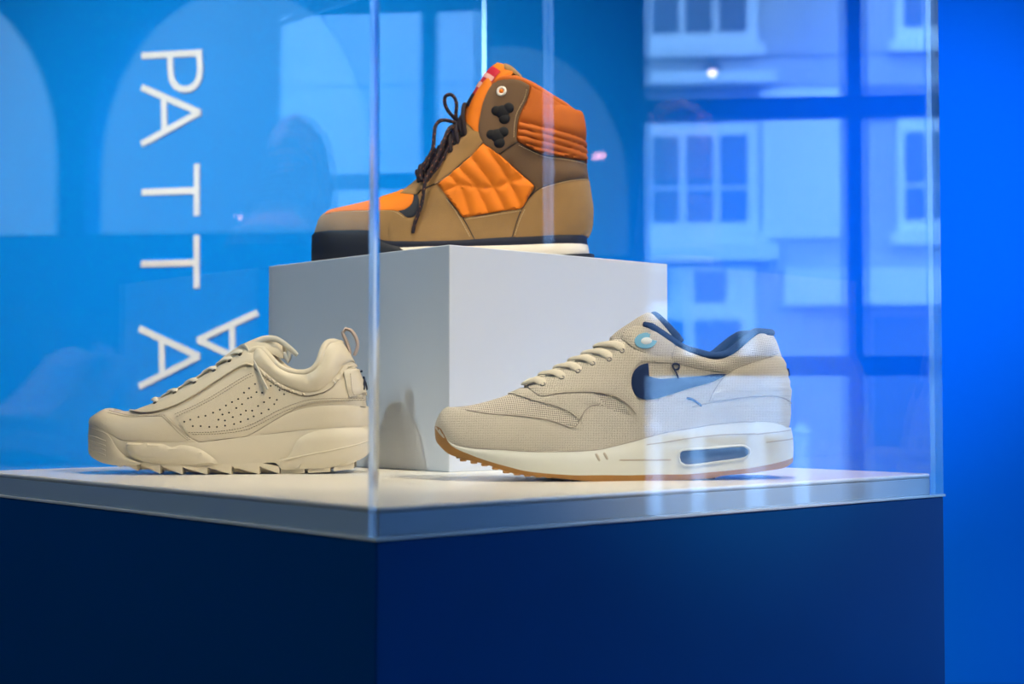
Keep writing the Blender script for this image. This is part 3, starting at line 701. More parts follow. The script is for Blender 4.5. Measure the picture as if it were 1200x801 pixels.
class Sole(Surf):
    """band between a bottom and a top line; prof(f) bulges the side wall"""
    vscale = 25.0
    def __init__(s, L, bot, top, plan, extra=2.0, prof=None, heel=None, toe=0.0):
        s.L = L; s.vtop = 1.0; s.bot = pchip(bot); s.topf = pchip(top); s.plan = plan
        s.extra = extra; s.prof = prof or (lambda f: 0.0)
        s.heel = pchip([(z, x) for x, z in heel]) if heel else None
    def zref(s, u): return (s.bot(u)+s.topf(u))/2
    def P(s, u, f):
        b = s.bot(u); z = b + max(0.05, s.topf(u)-b)*f
        w = s.plan(u)
        y = w + (s.extra + s.prof(f))*min(1, w/14)
        x = u
        if s.heel: x = u + (s.heel(z)-s.L)*smooth((u/s.L-0.6)/0.38)
        return Vector((x, -y, z))
    def inv(s, x, z):
        u = x
        if s.heel:
            for _ in range(6): u = x - (s.heel(z)-s.L)*smooth((min(max(u, 0), s.L)/s.L-0.6)/0.38)
        u = min(max(u, 0.05), s.L-0.02)
        b = s.bot(u)
        return u, min(1, max(0, (z-b)/max(0.05, s.topf(u)-b)))

def stations(L, n, extra=()):
    st = [L*(0.5-0.5*math.cos(PI*i/n)) for i in range(n+1)]
    st = [0.5*a + 0.5*L*i/n for i, a in enumerate(st)]
    st += [L*k for k in (0.0008, 0.003, 0.007, 0.013, 0.987, 0.993, 0.997, 0.9992)]
    return sorted(set(round(v, 3) for v in list(st)+list(extra)))

def m3(v): return (v.x*0.001, v.y*0.001, v.z*0.001)

def build_sole(name, s, mat, parent, n=60, nf=6, extra=(), x0=0.0, x1=None):
    st = [u for u in stations(s.L, n, extra) if u >= x0 and (x1 is None or u <= x1)]
    V = []; F = []
    idx = {}
    for i, u in enumerate(st):
        row = []
        for side in (-1, 1):
            for j in range(nf+1):
                p = s.P(u, j/nf); V.append(m3(Vector((p.x, p.y*(-side), p.z)))); row.append(len(V)-1)
        idx[i] = row
    k = nf+1
    for i in range(len(st)-1):
        A, B = idx[i], idx[i+1]
        for j in range(nf):
            F.append((A[j], B[j], B[j+1], A[j+1])); F.append((A[k+j+1], B[k+j+1], B[k+j], A[k+j]))
        F.append((A[nf], B[nf], B[k+nf], A[k+nf])); F.append((A[k], B[k], B[0], A[0]))
    A = idx[0]; F.append(tuple(A[:k]) + tuple(A[k:][::-1]))
    A = idx[len(st)-1]; F.append(tuple(A[:k]) + tuple(A[k:][::-1]))
    return from_data(name, V, F, mat, parent, True, 42, 1e-5)

def build_shell(name, s, mat, parent, n=84, nv=26):
    st = stations(s.L, n)
    V = []; F = []; rows = []
    for u in st:
        vc = s.vcut(u); row = []
        for side in (1, -1):
            for j in range(nv+1):
                p = s.P(u, vc*j/nv); V.append(m3(Vector((p.x, p.y*side, p.z)))); row.append(len(V)-1)
        rows.append(row)
    k = nv+1
    for A, B in zip(rows[:-1], rows[1:]):
        for j in range(nv):
            F.append((A[j], B[j], B[j+1], A[j+1])); F.append((A[k+j+1], B[k+j+1], B[k+j], A[k+j]))
    return from_data(name, V, F, mat, parent, True, 60, 2e-5)

def collar_edge(s, n=60):
    """outer-side rim of the ankle opening, front to heel"""
    pts = []
    for u in stations(s.L, n):
        vc = s.vcut(u)
        if vc < PI/2-1e-6: pts.append((u, vc))
    return pts

def build_lining(name, s, mat, parent, inset=5.0):
    e = collar_edge(s)
    V = []; F = []; rows = []
    nv = 10
    for u, vc in e:
        row = []
        for side in (1, -1):
            for j in range(nv+1):
                v = vc + (0.22-vc)*j/nv
                p = s.P(u, v) - s.normal(u, v)*(1.0 + (inset-1.0)*min(1, j/2))
                if p.y > -0.05: p.y = -0.05
                V.append(m3(Vector((p.x, p.y*side, p.z)))); row.append(len(V)-1)
        rows.append(row)
    k = nv+1
    for A, B in zip(rows[:-1], rows[1:]):
        for j in range(nv):
            F.append((A[j], A[j+1], B[j+1], B[j])); F.append((A[k+j], B[k+j], B[k+j+1], A[k+j+1]))
        F.append((A[nv], A[k+nv], B[k+nv], B[nv]))
    return from_data(name, V, F, mat, parent, True, 60, 2e-5)

def resample(path, step):
    """Catmull-Rom through the points, spaced about step"""
    P = [Vector(p) for p in path]
    if len(P) < 3:
        n = max(2, int((P[1]-P[0]).length/step)+1)
        return [P[0].lerp(P[1], i/n) for i in range(n+1)]
    out = []
    for i in range(len(P)-1):
        p0 = P[i-1] if i > 0 else P[0]*2-P[1]
        p1, p2 = P[i], P[i+1]
        p3 = P[i+2] if i+2 < len(P) else P[-1]*2-P[-2]
        n = max(1, int((p2-p1).length/step))
        for k in range(n):
            t = k/n
            out.append(0.5*((2*p1)+(-p0+p2)*t+(2*p0-5*p1+4*p2-p3)*t*t+(-p0+3*p1-3*p2+p3)*t**3))
    out.append(P[-1])
    return out

def sweep_data(path, a, b=None, normals=None, seg=8, V=None, F=None, taper=True):
    """tube with elliptic section (a across, b along the normal) swept along a mm path"""
    b = b or a
    V = [] if V is None else V; F = [] if F is None else F
    n = len(path); base = len(V)
    N = None
    for i, p in enumerate(path):
        t = (path[min(i+1, n-1)]-path[max(i-1, 0)])
        if t.length < 1e-9: t = Vector((1, 0, 0))
        t.normalize()
        if normals: N = normals[i]
        elif N is None:
            N = Vector((0, -1, 0)) if abs(t.y) < 0.9 else Vector((0, 0, 1))
        N = (N - t*N.dot(t))
        if N.length < 1e-6: N = t.orthogonal()
        N.normalize(); B = t.cross(N)
        k = 0.75 if taper and i in (0, n-1) else 1.0
        for j in range(seg):
            an = 2*PI*j/seg
            V.append(m3(p + B*(a*k*math.cos(an)) + N*(b*k*math.sin(an))))
    for i in range(n-1):
        for j in range(seg):
            j2 = (j+1) % seg
            F.append((base+i*seg+j, base+i*seg+j2, base+(i+1)*seg+j2, base+(i+1)*seg+j))
    F.append(tuple(base+j for j in range(seg))); F.append(tuple(base+(n-1)*seg+j for j in range(seg)))
    return V, F

def sweep(name, path, a, mat, parent, b=None, normals=None, seg=8):
    V, F = sweep_data(path, a, b, normals, seg)
    return from_data(name, V, F, mat, parent, True, 60)

def smooth_poly(poly, step):
    """densify a closed outline; gentle corners become curves, sharp ones stay"""
    P = [Vector((x, z)) for x, z in poly]
    n = len(P); out = []
    sharp = []
    for i in range(n):
        a = P[i]-P[i-1]; b = P[(i+1) % n]-P[i]
        if a.length < 1e-6 or b.length < 1e-6: sharp.append(True); continue
        sharp.append(abs(a.angle(b)) > math.radians(52))
    for i in range(n):
        p1, p2 = P[i], P[(i+1) % n]
        L_ = (p2-p1).length
        t1 = (p2-P[i-1])*0.5 if not sharp[i] else (p2-p1)
        t2 = (P[(i+2) % n]-p1)*0.5 if not sharp[(i+1) % n] else (p2-p1)
        if t1.length > 1e-6: t1 = t1.normalized()*L_
        if t2.length > 1e-6: t2 = t2.normalized()*L_
        k = max(1, int(L_/step))
        for j in range(k):
            t = j/k
            h00 = 2*t**3-3*t*t+1; h10 = t**3-2*t*t+t; h01 = -2*t**3+3*t*t; h11 = t**3-t*t
            out.append(p1*h00+t1*h10+p2*h01+t2*h11)
    return [(p.x, p.y) for p in out]

def panel(name, s, poly, mat, parent, off=1.2, step=4.0, puff=None, edge=0.6, both=True, sink=0.5, pillow=None, curve=True):
    """a layer lying on the surface inside an outline given in side view (mm); mirrored to the inner side"""
    if hasattr(s, 'top'): poly = [(x, s.top(s.inv(x, z)[0])+0.6) if z > 900 else (x, z) for x, z in poly]
    pts = smooth_poly(poly, 2.5) if curve else poly
    uv = []
    for x, z in pts:
        u, v = s.inv(x, z)
        if u > s.L-6.5: u = s.L-0.02
        q = (u, v*s.vscale)
        if not uv or (abs(q[0]-uv[-1][0])+abs(q[1]-uv[-1][1])) > 0.12: uv.append(q)
    while len(uv) > 3 and (abs(uv[0][0]-uv[-1][0])+abs(uv[0][1]-uv[-1][1])) < 0.12: uv.pop()
    A = np.array(uv)
    lo = A.min(0); hi = A.max(0)
    x1 = A; x2 = np.roll(A, -1, axis=0); d = x2-x1; dd = (d**2).sum(1)+1e-12
    inner = []
    row = 0
    yy = lo[1]+step/2
    while yy < hi[1]:
        xx = lo[0]+step/2 + (step/2 if row % 2 else 0)
        while xx < hi[0]:
            cond = (x1[:, 1] > yy) != (x2[:, 1] > yy)
            xi = x1[:, 0] + (yy-x1[:, 1])*d[:, 0]/np.where(np.abs(d[:, 1]) < 1e-12, 1e-12, d[:, 1])
            if (cond & (xx < xi)).sum() % 2:
                t = np.clip(((xx-x1[:, 0])*d[:, 0]+(yy-x1[:, 1])*d[:, 1])/dd, 0, 1)
                q = x1 + d*t[:, None]
                if (((q-np.array([xx, yy]))**2).sum(1)).min() > (0.45*step)**2: inner.append((xx, yy))
            xx += step
        yy += step*0.87; row += 1
    nb = len(uv)
    co = [Vector(p) for p in uv] + [Vector(p) for p in inner]
    r = delaunay_2d_cdt(co, [], [list(range(nb))], 1, 1e-4)
    vs, fs = r[0], r[2]
    cnt = {}
    for f in fs:
        for a, b in zip(f, f[1:]+f[:1]):
            cnt.setdefault(frozenset((a, b)), []).append((a, b))
    bedge = [e[0] for e in cnt.values() if len(e) == 1]
    bv = {i for e in bedge for i in e}
    V = []; plane = []; low = []
    for i, p in enumerate(vs):
        u, v = p[0], p[1]/s.vscale
        P = s.P(u, v); N = s.normal(u, v)
        onp = abs(P.y) < 0.35
        o = off
        if i in bv and not onp: o = off*edge
        elif puff: o = off + puff(P.x, P.z)
        if pillow and i not in bv:
            pp = np.array([p[0], p[1]])
            t = np.clip(((pp-x1)*d).sum(1)/dd, 0, 1)
            dm = math.sqrt((((x1 + d*t[:, None])-pp)**2).sum(1).min())
            o += pillow[0]*(1-math.exp(-(dm/pillow[1])**1.5))
        q = P + N*o
        if onp: q.y = 0.0
        q.y = min(q.y, 0.0)
        V.append(q); plane.append(onp); low.append(P - N*sink)
    joined = any(plane)
    out = []
    for sides in (((1, -1),) if joined else ((1,), (-1,))):
        VV = []; FF = []
        for side in sides:
            b0 = len(VV)
            VV += [m3(Vector((q.x, q.y*side, q.z))) for q in V]
            b1 = len(VV)
            VV += [m3(Vector((q.x, min(q.y, 0)*side, q.z))) for q in low]
            for f in fs: FF.append(tuple(b0+i for i in f))
            for a, b in bedge:
                if plane[a] and plane[b]: continue
                FF.append((b0+a, b0+b, b1+b, b1+a))
        out.append(from_data(name, VV, FF, mat, parent, True, 40, 1.5e-5))
    return out[0]

def stitches(name, s, line, mat, parent, off=1.4, pitch=3.4, ln=2.0, r=0.35):
    V = []; F = []
    for pl in line:
        pts = resample([Vector((x, z, 0)) for x, z in pl], 0.5)
        acc = 0.0; last = pts[0]; start = pts[0]; on = True
        i = 0
        d = [0.0]
        for a, b in zip(pts[:-1], pts[1:]): d.append(d[-1]+(b-a).length)
        tot = d[-1]; t = 0.3
        def at(t):
            k = min(len(d)-2, max(0, int(np.searchsorted(d, t))-1))
            f = (t-d[k])/max(1e-6, d[k+1]-d[k]); p = pts[k].lerp(pts[k+1], min(1, f))
            return s.at(p.x, p.y, off)
        while t+ln < tot:
            u, v = s.inv(at(t).x, at(t).z)
            sweep_data([at(t), at(t+ln)], r, r, None, 4, V, F)
            t += pitch
    o = from_data(name, V, F, mat, parent, False, None)
    return tag(o, kind='stuff')

def seam(s, line, mat, parent, off=0.8, r=0.38, name='seam'):
    pl = resample([Vector((x, z, 0)) for x, z in line], 2.5)
    return sweep(name, [s.at(p.x, p.y, off) for p in pl], r, mat, parent, r, None, 6)

def basis(s, x, z, off=0.0):
    u, v = s.inv(x, z); p = s.P(u, v); n = s.normal(u, v)
    ux = Vector((1, 0, 0)); ux = (ux-n*ux.dot(n)).normalized(); w = n.cross(ux)
    if w.z < 0: w = -w
    return p+n*off, ux, w, n

def disc_on(name, s, x, z, rx, rz, h, mat, parent, off=0.0, seg=20, ring=None):
    """a low round button, or a ring when an inner radius is given, on the surface"""
    p, ux, w, n = basis(s, x, z, off)
    V = []; F = []
    if ring:
        m = 8
        for i in range(seg):
            a = 2*PI*i/seg
            for j in range(m):
                b = 2*PI*j/m
                rr = 1 + ring*math.cos(b)/rx
                V.append(m3(p + ux*(rx*rr*math.cos(a)) + w*(rz*rr*math.sin(a)) + n*(h*math.sin(b))))
        for i in range(seg):
            for j in range(m):
                F.append((i*m+j, ((i+1) % seg)*m+j, ((i+1) % seg)*m+(j+1) % m, i*m+(j+1) % m))
    else:
        for k, (sc, hh) in enumerate(((1.0, -0.6), (1.0, h*0.6), (0.8, h))):
            for i in range(seg):
                a = 2*PI*i/seg
                V.append(m3(p + ux*(rx*sc*math.cos(a)) + w*(rz*sc*math.sin(a)) + n*hh))
        for k in range(2):
            for i in range(seg):
                j = (i+1) % seg
                F.append((k*seg+i, k*seg+j, (k+1)*seg+j, (k+1)*seg+i))
        F.append(tuple(2*seg+i for i in range(seg))); F.append(tuple(range(seg-1, -1, -1)))
    return from_data(name, V, F, mat, parent, True, 50)

def strap(name, path, hw, thick, sag, mat, parent, nk=14, off=0.0, s0=0.0, s1=1.0, inset=1.0, bulge=0.0):
    """sheet following a side-view path; hw half widths along it; sag=(dx,dz) pulls the side edges"""
    pts = resample([Vector((x, 0, z)) for x, z in path], 2.5)
    n = len(pts)
    i0, i1 = int(s0*(n-1)), int(math.ceil(s1*(n-1)))
    fw = pchip([(k/(len(hw)-1), w_) for k, w_ in enumerate(hw)])
    V = []; F = []; rows = []
    for i in range(i0, i1+1):
        t = (pts[min(i+1, n-1)]-pts[max(i-1, 0)]).normalized()
        N = Vector((-t.z, 0, t.x))
        w_ = fw(i/(n-1))*inset
        row = []
        endk = min(1.0, min(i-i0, i1-i)/1.5+0.35)
        for side, o in ((1, off+thick/2), (-1, off-thick/2)):
            for j in range(nk+1):
                k = -1+2*j/nk
                kk = k*inset
                ed = 1-0.55*abs(k)**6
                p = pts[i] + N*((o-off)*ed*endk+off + bulge*(1-k*k)*(1 if side > 0 else 0)) + Vector((sag[0]*kk*kk, k*w_, sag[1]*kk*kk))
                V.append(m3(p)); row.append(len(V)-1)
        rows.append(row)
    K = nk+1
    for A, B in zip(rows[:-1], rows[1:]):
        for j in range(nk):
            F.append((A[j], A[j+1], B[j+1], B[j])); F.append((A[K+j], B[K+j], B[K+j+1], A[K+j+1]))
        F.append((A[0], B[0], B[K], A[K])); F.append((A[nk], A[K+nk], B[K+nk], B[nk]))
    for A in (rows[0], rows[-1]):
        for j in range(nk): F.append((A[j], A[K+j], A[K+j+1], A[j+1]))
    return from_data(name, V, F, mat, parent, True, 60)

def lace_row(name, s, e, c, parent, mat, a, b, lift=2.5, back=None):
    """flat lace from an eyelet over the crest and down to the eyelet of the inner side"""
    ue, ve = s.inv(*e)
    uc, _ = s.inv(c[0], 999)
    path = []; nor = []
    n = 16
    zc = c[1]
    for i in range(n+1):
        t = i/n
        v = ve + (PI/2-ve)*t; u = ue + (uc-ue)*smooth(t)
        o = 0.6 + lift*math.sin(min(1, t*2.2)*PI/2)
        N = s.normal(u, v); p = s.P(u, v) + N*o
        path.append(p); nor.append(N)
    dz = max(0.0, zc - path[-1].z - b)
    for i in range(n+1):
        path[i].z += dz*smooth(i/n)
    ub = s.inv(*(back or e))[0]
    for i in range(n-1, -1, -1):
        t = i/n
        p = path[i]; path.append(Vector((p.x*1.0 + (ub-ue)*(1-t), -p.y, p.z))); nor.append(Vector((nor[i].x, -nor[i].y, nor[i].z)))
    nor[n] = Vector((nor[n].x, 0, nor[n].z))
    return sweep(name, path, a, mat, parent, b, nor, 10)

def shoe_root(name, D, z0, label, group=None):
    return empty(name, label, 'shoe', (D['loc'][0], D['loc'][1], z0), D['yaw'], group)

# ================================================================== cream runner, right front
D = RUNNER
sh = shoe_root('running_shoe', D, 1.0, 'cream canvas running shoe with navy curved side mark and gum outsole on the right')
g = {k: pairs(v) for k, v in D.items() if k not in ('loc', 'yaw')}
L = 302.0
plan = Plan(L, [(0, 46), (60, 50), (100, 51), (150, 45), (190, 41), (240, 39), (302, 38)], 92, 52)
up = Upper(L, g['top'], g['zb'], g['heel'], plan, 0.72, 0.52, g['collar'], 26, 40)
ms = Sole(L, g['gum_top'], g['zb'], plan, 1.6, lambda f: 1.6*math.sin(PI*min(1, f*1.05)) - 0.8*f**6, g['sole_heel'])
os_ = Sole(L, g['gum_bot'], g['gum_top'], plan, 1.7, lambda f: -1.2*(1-f), g['sole_heel'])
build_shell('upper', up, M['net'], sh)
build_sole('midsole', ms, M['midsole_white'], sh, 70, 10)
outs = build_sole('outsole', os_, M['gum'], sh, 70, 4)
# gum lugs under the forefoot, near-black tread bars behind them
for i in range(9):
    x = 22 + i*8.5
    zt_ = os_.bot(x)+0.4
    d_ = 2.4 - 0.18*i
    w_ = plan(x)
    for sd in (-1, 1):
        bm = bmesh.new()
        add_box(bm, (x*.001-.0026, sd*(w_-4.0)*.001-.005, (zt_-d_)*.001), (x*.001+.0026, sd*(w_-4.0)*.001+.005, zt_*.001), None, 0.0006)
        from_bm('tread_lug', bm, M['gum'], outs)
for i in range(16):
    x = 96 + i*8.6
    bm = bmesh.new()
    w_ = plan(x)
    add_box(bm, (x*.001-.0036, -(w_-2.5)*.001, max(0.0, os_.bot(x)-0.8)*.001), (x*.001+.0036, (w_-2.5)*.001, (os_.bot(x)+2.6)*.001))
    from_bm('tread_bar', bm, M['gum_dark'], outs)
crest = lambda x0, x1: [(x0+(x1-x0)*i/12, 999) for i in range(13)]
zbr = lambda a, b: [p for p in g['zb'][::-1] if a <= p[0] <= b]
panel('mudguard', up, g['mudguard'] + [(400, 60), (400, 43)] + g['zb'][::-1] + crest(0.2, 10.5), M['canvas'], sh, 1.0, 4.0)
panel('vamp_strap', up, g['vamp_strap'], M['canvas'], sh, 1.5, 3.5)
panel('eyestay', up, g['eyestay'], M['canvas'], sh, 2.0, 3.5)
panel('quarter', up, [(150, 63), (156, 72), (158, 88), (170, 97), (196, 97), (240, 89), (262, 97), (290, 100), (300, 70), (284, 66), (268, 68), (247, 66), (224, 62), (208, 58.5), (190, 55), (175, 53), (160, 52)], M['canvas'], sh, 0.5, 4.0)
panel('collar_lobe', up, g['collar_lobe'], M['canvas'], sh, 2.2, 3.5)
panel('collar_pad', up, g['collar_knit'], M['knit'], sh, 1.8, 3.0, pillow=(1.6, 5))
sw = panel('side_logo', up, g['side_mark'], M['navy_cloth'], sh, 2.3, 3.0)
sw['label'] = 'navy curved side logo'
panel('heel_counter', up, g['heel_counter'], M['canvas'], sh, 2.6, 3.5)
build_lining('lining', up, M['navy_cloth'], sh, 6)
e = collar_edge(up)
rim = [up.P(u, v) - up.normal(u, v)*2.0 + Vector((0, 0, 2.4)) for u, v in e]
rim = [Vector((p.x, min(p.y, -0.01), p.z)) for p in rim]
sweep('collar_rim', rim + [Vector((p.x, -p.y, p.z)) for p in rim[::-1]], 3.4, M['navy_cloth'], sh, 3.8, None, 10)
tg = strap('tongue', g['tongue'], [23, 26, 27, 28, 28], 7.0, (19, -24), M['knit'], sh, 18)
tp = [Vector((g['tongue'][-1][0]+19*k*k, 28*k, g['tongue'][-1][1]-24*k*k)) for k in [-1+i/10 for i in range(21)]]
sweep('tongue_binding', tp, 3.7, M['navy_cloth'], tg, 2.2, None, 10)
for k, (e_, c_) in enumerate(zip(g['laces'], g['lace_tops'])):
    disc_on('eyelet', up, e_[0], e_[1], 1.8, 1.8, 0.8, M['eyelet_grey'], sh, 2.0, 14, 0.6)
    lace_row('lace', up, e_, c_, sh, M['lace_cream'], 3.9, 1.5, 3.0)
# lower lace ends crossing to the next row
for k in range(5):
    a_, b_ = g['laces'][k+1], g['lace_tops'][k]
    lace_row('lace', up, (a_[0]-4, a_[1]+3), (b_[0]+6, b_[1]-3.5), sh, M['lace_cream'], 3.6, 1.2, 1.6)
wn = panel('air_window', ms, g['window'], M['air_blue'], sh, 0.7, 2.5, lambda x, z: 0.5)
wn['label'] = 'dark blue clear air window'
wx = [p[0] for p in g['window']]; wz = [p[1] for p in g['window']]
cx_, cz_ = (min(wx)+max(wx))/2, (min(wz)+max(wz))/2
ringp = [ms.at(x, z, 0.9) for x, z in smooth_poly([(cx_+(x-cx_)*1.04, cz_+(z-cz_)*1.1) for x, z in g['window']], 2.5)]
sweep('window_rim', ringp+ringp[:1], 0.9, M['midsole_white'], wn, 0.9)
for key, r_ in (('groove', 0.7), ('groove_heel', 0.45), ('groove_heel_low', 0.45), ('groove_top', 0.4)):
    pl = resample([Vector((x, z, 0)) for x, z in g[key]], 3)
    sweep('sole_groove', [ms.at(p.x, p.y, 0.12) for p in pl], r_, M['seam_tan'], sh, 0.25)
for a_, b_ in ((0, 1), (2, 3)):
    va, vb = g['vents'][a_], g['vents'][b_]
    sweep('sole_vent', [ms.at(va[0]+(vb[0]-va[0])*t, va[1]-1.5+(vb[1]-va[1])*t, 0.1) for t in (0, .33, .66, 1)], 1.2, M['seam_tan'], sh, 0.4)
bd = disc_on('badge', up, g['badge'][0][0], g['badge'][0][1], 9.2, 7.2, 0.5, M['badge_cyan'], sh, 2.2, 24)
disc_on('badge_centre', up, g['badge'][0][0]+0.6, g['badge'][0][1]-0.4, 4.6, 3.2, 0.8, M['badge_pale'], bd, 2.4, 20)
mkp = resample([Vector((x, z, 0)) for x, z in g['mark']], 1.0)
mark = sweep('stitched_mark', [up.at(p.x, p.y, 2.0) for p in mkp], 0.75, M['navy_cloth'], sh, 0.5)
tl = resample([Vector((x, z, 0)) for x, z in g['tail']], 1.5)
sweep('logo_tail', [up.at(p.x, p.y, 1.2) for p in tl], 0.9, M['navy_cloth'], sh, 0.5)
hb = resample([Vector((x, z, 0)) for x, z in g['mudguard'][1:12]], 2)
sweep('mudguard_edge', [up.at(p.x, p.y, 1.0) for p in hb], 0.55, M['seam_tan'], sh, 0.5)
sweep('heel_mark', [Vector((296.5+2.2, -6, 92)), Vector((297.5+1.8, -5, 89)), Vector((298.5+1.2, -6, 86))], 1.0, M['navy_cloth'], sh, 0.6)

seam(up, [p for p in g['zb'] if 12 < p[0] < 280], M['seam_tan'], sh, 0.9)
seam(up, g['heel_counter'][:7], M['seam_tan'], sh, 1.9)
seam(up, g['vamp_strap'][:5], M['seam_tan'], sh, 0.5)
seam(up, g['eyestay'][1:9], M['seam_tan'], sh, 1.4)
seam(up, g['mudguard'][17:], M['seam_tan'], sh, 1.1, 0.5)

# ================================================================== cream chunky sneaker, left
D = CHUNKY
sh = shoe_root('chunky_sneaker', D, 1.0, 'cream leather chunky sneaker with sawtooth sole and pull loop on the left')
g = {k: pairs(v) for k, v in D.items() if k not in ('loc', 'yaw')}
L = 251.5
plan = Plan(L, [(0, 40), (45, 44), (85, 45), (130, 40), (165, 36), (205, 35.5), (251.5, 34)], 66, 46)
up = Upper(L, g['top'], g['zb'], g['heel'], plan, 0.66, 0.52, g['collar'], 22, 34)
bot_band = [(0, 30), (14, 26), (30, 18)] + g['band'][1:] + [(174, 6.0), (200, 6.2), (220, 7.2), (236, 9.5), (246, 16), (251.5, 22)]
ms = Sole(L, bot_band, g['zb'], plan, 2.2, lambda f: 1.2*math.sin(PI*f), g['sole_heel'])
build_shell('upper', up, M['leather_cream'], sh)
build_sole('midsole', ms, M['rubber_cream'], sh, 64, 8)
core = Sole(L, [(0, 29), (20, 21), (36, 8), (60, 4), (90, 2.5), (112, 1.2), (156, 0.6), (175, 0.8), (210, 3), (235, 8), (251.5, 23)], [(x, z+0.8) for x, z in bot_band], plan, -7.0)
outs = build_sole('outsole', core, M['rubber_cream'], sh, 48, 2)
TEETH = [(15.0, 17.5, 35.2, 6.5), (35.6, 12.0, 51.2, 3.5), (51.9, 9.9, 71.2, 1.2), (71.5, 8.0, 90.4, 0.3), (90.5, 6.8, 111.4, 0.0), (111.3, 6.6, 132.2, 0.0), (132.6, 7.1, 156.1, 0.0), (156.1, 7.0, 173.7, 0.0)]
for xa, za, xb, zb_ in TEETH:
    for sd in (1, -1):
        V = []; F = []; b0 = 0
        for x, z in ((xa, za), (xb, zb_), (xb, bot_band and ms.bot(xb)+0.8), (xa, ms.bot(xa)+0.8)):
            w_ = plan(x)+2.4
            V.append(m3(Vector((x, -sd*w_, z)))); V.append(m3(Vector((x+1.0, -sd*(w_-15), z+(0.6 if z < 30 else 0)))))
        for q in ((0, 2, 4, 6), (1, 7, 5, 3), (0, 1, 3, 2), (2, 3, 5, 4), (4, 5, 7, 6), (6, 7, 1, 0)):
            F.append(tuple(b0+i for i in q))
        from_data('tread_lug', V, F, M['rubber_cream'], outs, False, None)
for xa, ta, ba, xb, tb, bb in [(174.6, 6.6, 0.3, 195.6, 6.6, 0.6), (198.6, 6.6, 0.8, 218.1, 7.4, 1.9), (221.1, 8.0, 2.3, 238.2, 10.5, 4.1)]:
    for sd in (1, -1):
        V = []; F = []; b0 = 0
        for x, z in ((xa, ba), (xb, bb), (xb, tb), (xa, ta)):
            w_ = plan(x)+1.2
            V.append(m3(Vector((x, -sd*w_, z)))); V.append(m3(Vector((x, -sd*max(4, w_-16), z))))
        for q in ((0, 2, 4, 6), (1, 7, 5, 3), (0, 1, 3, 2), (2, 3, 5, 4), (4, 5, 7, 6), (6, 7, 1, 0)):
            F.append(tuple(b0+i for i in q))
        from_data('heel_pad', V, F, M['rubber_cream'], outs, False, None)
# whole side of the sole as one surface for the rubber pods
full = Sole(L, [(0, 25), (10, 16), (20, 12), (36, 7)] + [(x, max(4.0, z)) for x, z in g['sole_bot'] if 36 < x < 236] + [(246, 14), (251.5, 22)], g['zb'], plan, 2.4, lambda f: 1.0*math.sin(PI*f), g['sole_heel'])
panel('front_pod', full, g['front_pod'], M['rubber_cream'], sh, 1.0, 3.5, lambda x, z: 1.6)
panel('rear_pod', full, g['rear_pod'], M['rubber_cream'], sh, 1.0, 3.5, lambda x, z: 2.2*max(0.0, min(1, (x-168)/28)))
for key in ('pod_line',):
    pl = resample([Vector((x, z, 0)) for x, z in g[key]], 3)
    sweep('sole_ridge', [full.at(p.x, p.y, 3.0) for p in pl], 0.8, M['rubber_cream'], sh, 0.8)
# toe bumper covers upper and sole
hyb_top = [(0, 31)] + [(x, z) for x, z in g['bumper'][:12]]
tb = [(0, 27)] + g['bumper'][:1] + [(6, 39.5), (13, 37.6), (20, 35.8), (27, 33), (32, 27), (38, 21), (46, 14.5), (58, 12)]
bump_s = Sole(L, [(0, 25), (4, 17), (10, 13.5), (22, 9.5), (36, 8), (58, 9)], [(0, 40.5), (2, 41.5), (6, 41), (13, 39), (20, 37), (24, 35.0), (28, 30), (33, 23), (40, 16.5), (48, 12.5), (58, 10)], plan, 4.0, lambda f: 1.2*math.sin(PI*f))
build_sole('toe_bumper', bump_s, M['rubber_cream'], sh, 90, 8, (), 0.0, 57)
for k in range(4):
    z0_ = 20.0+4.2*k
    pl = [(1.5+0.2*k, z0_+1.5), (6, z0_+1.0), (12, z0_), (17, z0_-1.5), (22, z0_-3.0)]
    sweep('bumper_ridge', [bump_s.at(x, z, 0.1) for x, z in pl], 0.5, M['rubber_cream'], sh, 0.7)
panel('toe_cap', up, g['cap'] + g['cap_bottom'] + crest(0.4, g['cap'][0][0]-0.5), M['leather_cream'], sh, 2.0, 3.5, edge=0.8)
panel('quarter', up, g['quarter'], M['leather_cream'], sh, 0.8, 3.5, edge=0.85)
panel('eyestay', up, g['eyestay'], M['leather_cream'], sh, 1.6, 3.5)
er = resample([Vector((x, z, 0)) for x, z in g['eyestay'][:11]], 2)
sweep('eyestay_piping', [up.at(p.x, p.y, 1.5) for p in er], 1.0, M['leather_cream'], sh, 1.2)
panel('foxing', up, g['foxing'], M['leather_cream'], sh, 2.4, 3.5, edge=0.8)
panel('collar_pad', up, g['band_pad'], M['leather_cream'], sh, 1.2, 2.2, pillow=(2.6, 5))
panel('collar_strip', up, g['band_strip'], M['leather_cream'], sh, 2.2, 2.4, pillow=(0.9, 2))
tb_ = panel('heel_tab', up, g['tab'], M['leather_cream'], sh, 3.6, 2.5)
build_lining('lining', up, M['lining_cream'], sh, 5)
e = collar_edge(up)
rim = [up.P(u, v) - up.normal(u, v)*1.6 + Vector((0, 0, 0.2)) for u, v in e]
rim = [Vector((p.x, min(p.y, -0.01), p.z)) for p in rim]
sweep('collar_rim', rim + [Vector((p.x, -p.y, p.z)) for p in rim[::-1]], 3.4, M['leather_cream'], sh, 3.4, None, 10)
strap('tongue', g['tongue'], [17, 19, 21, 22, 22, 21], 7.5, (3, -13), M['leather_cream'], sh, 16)
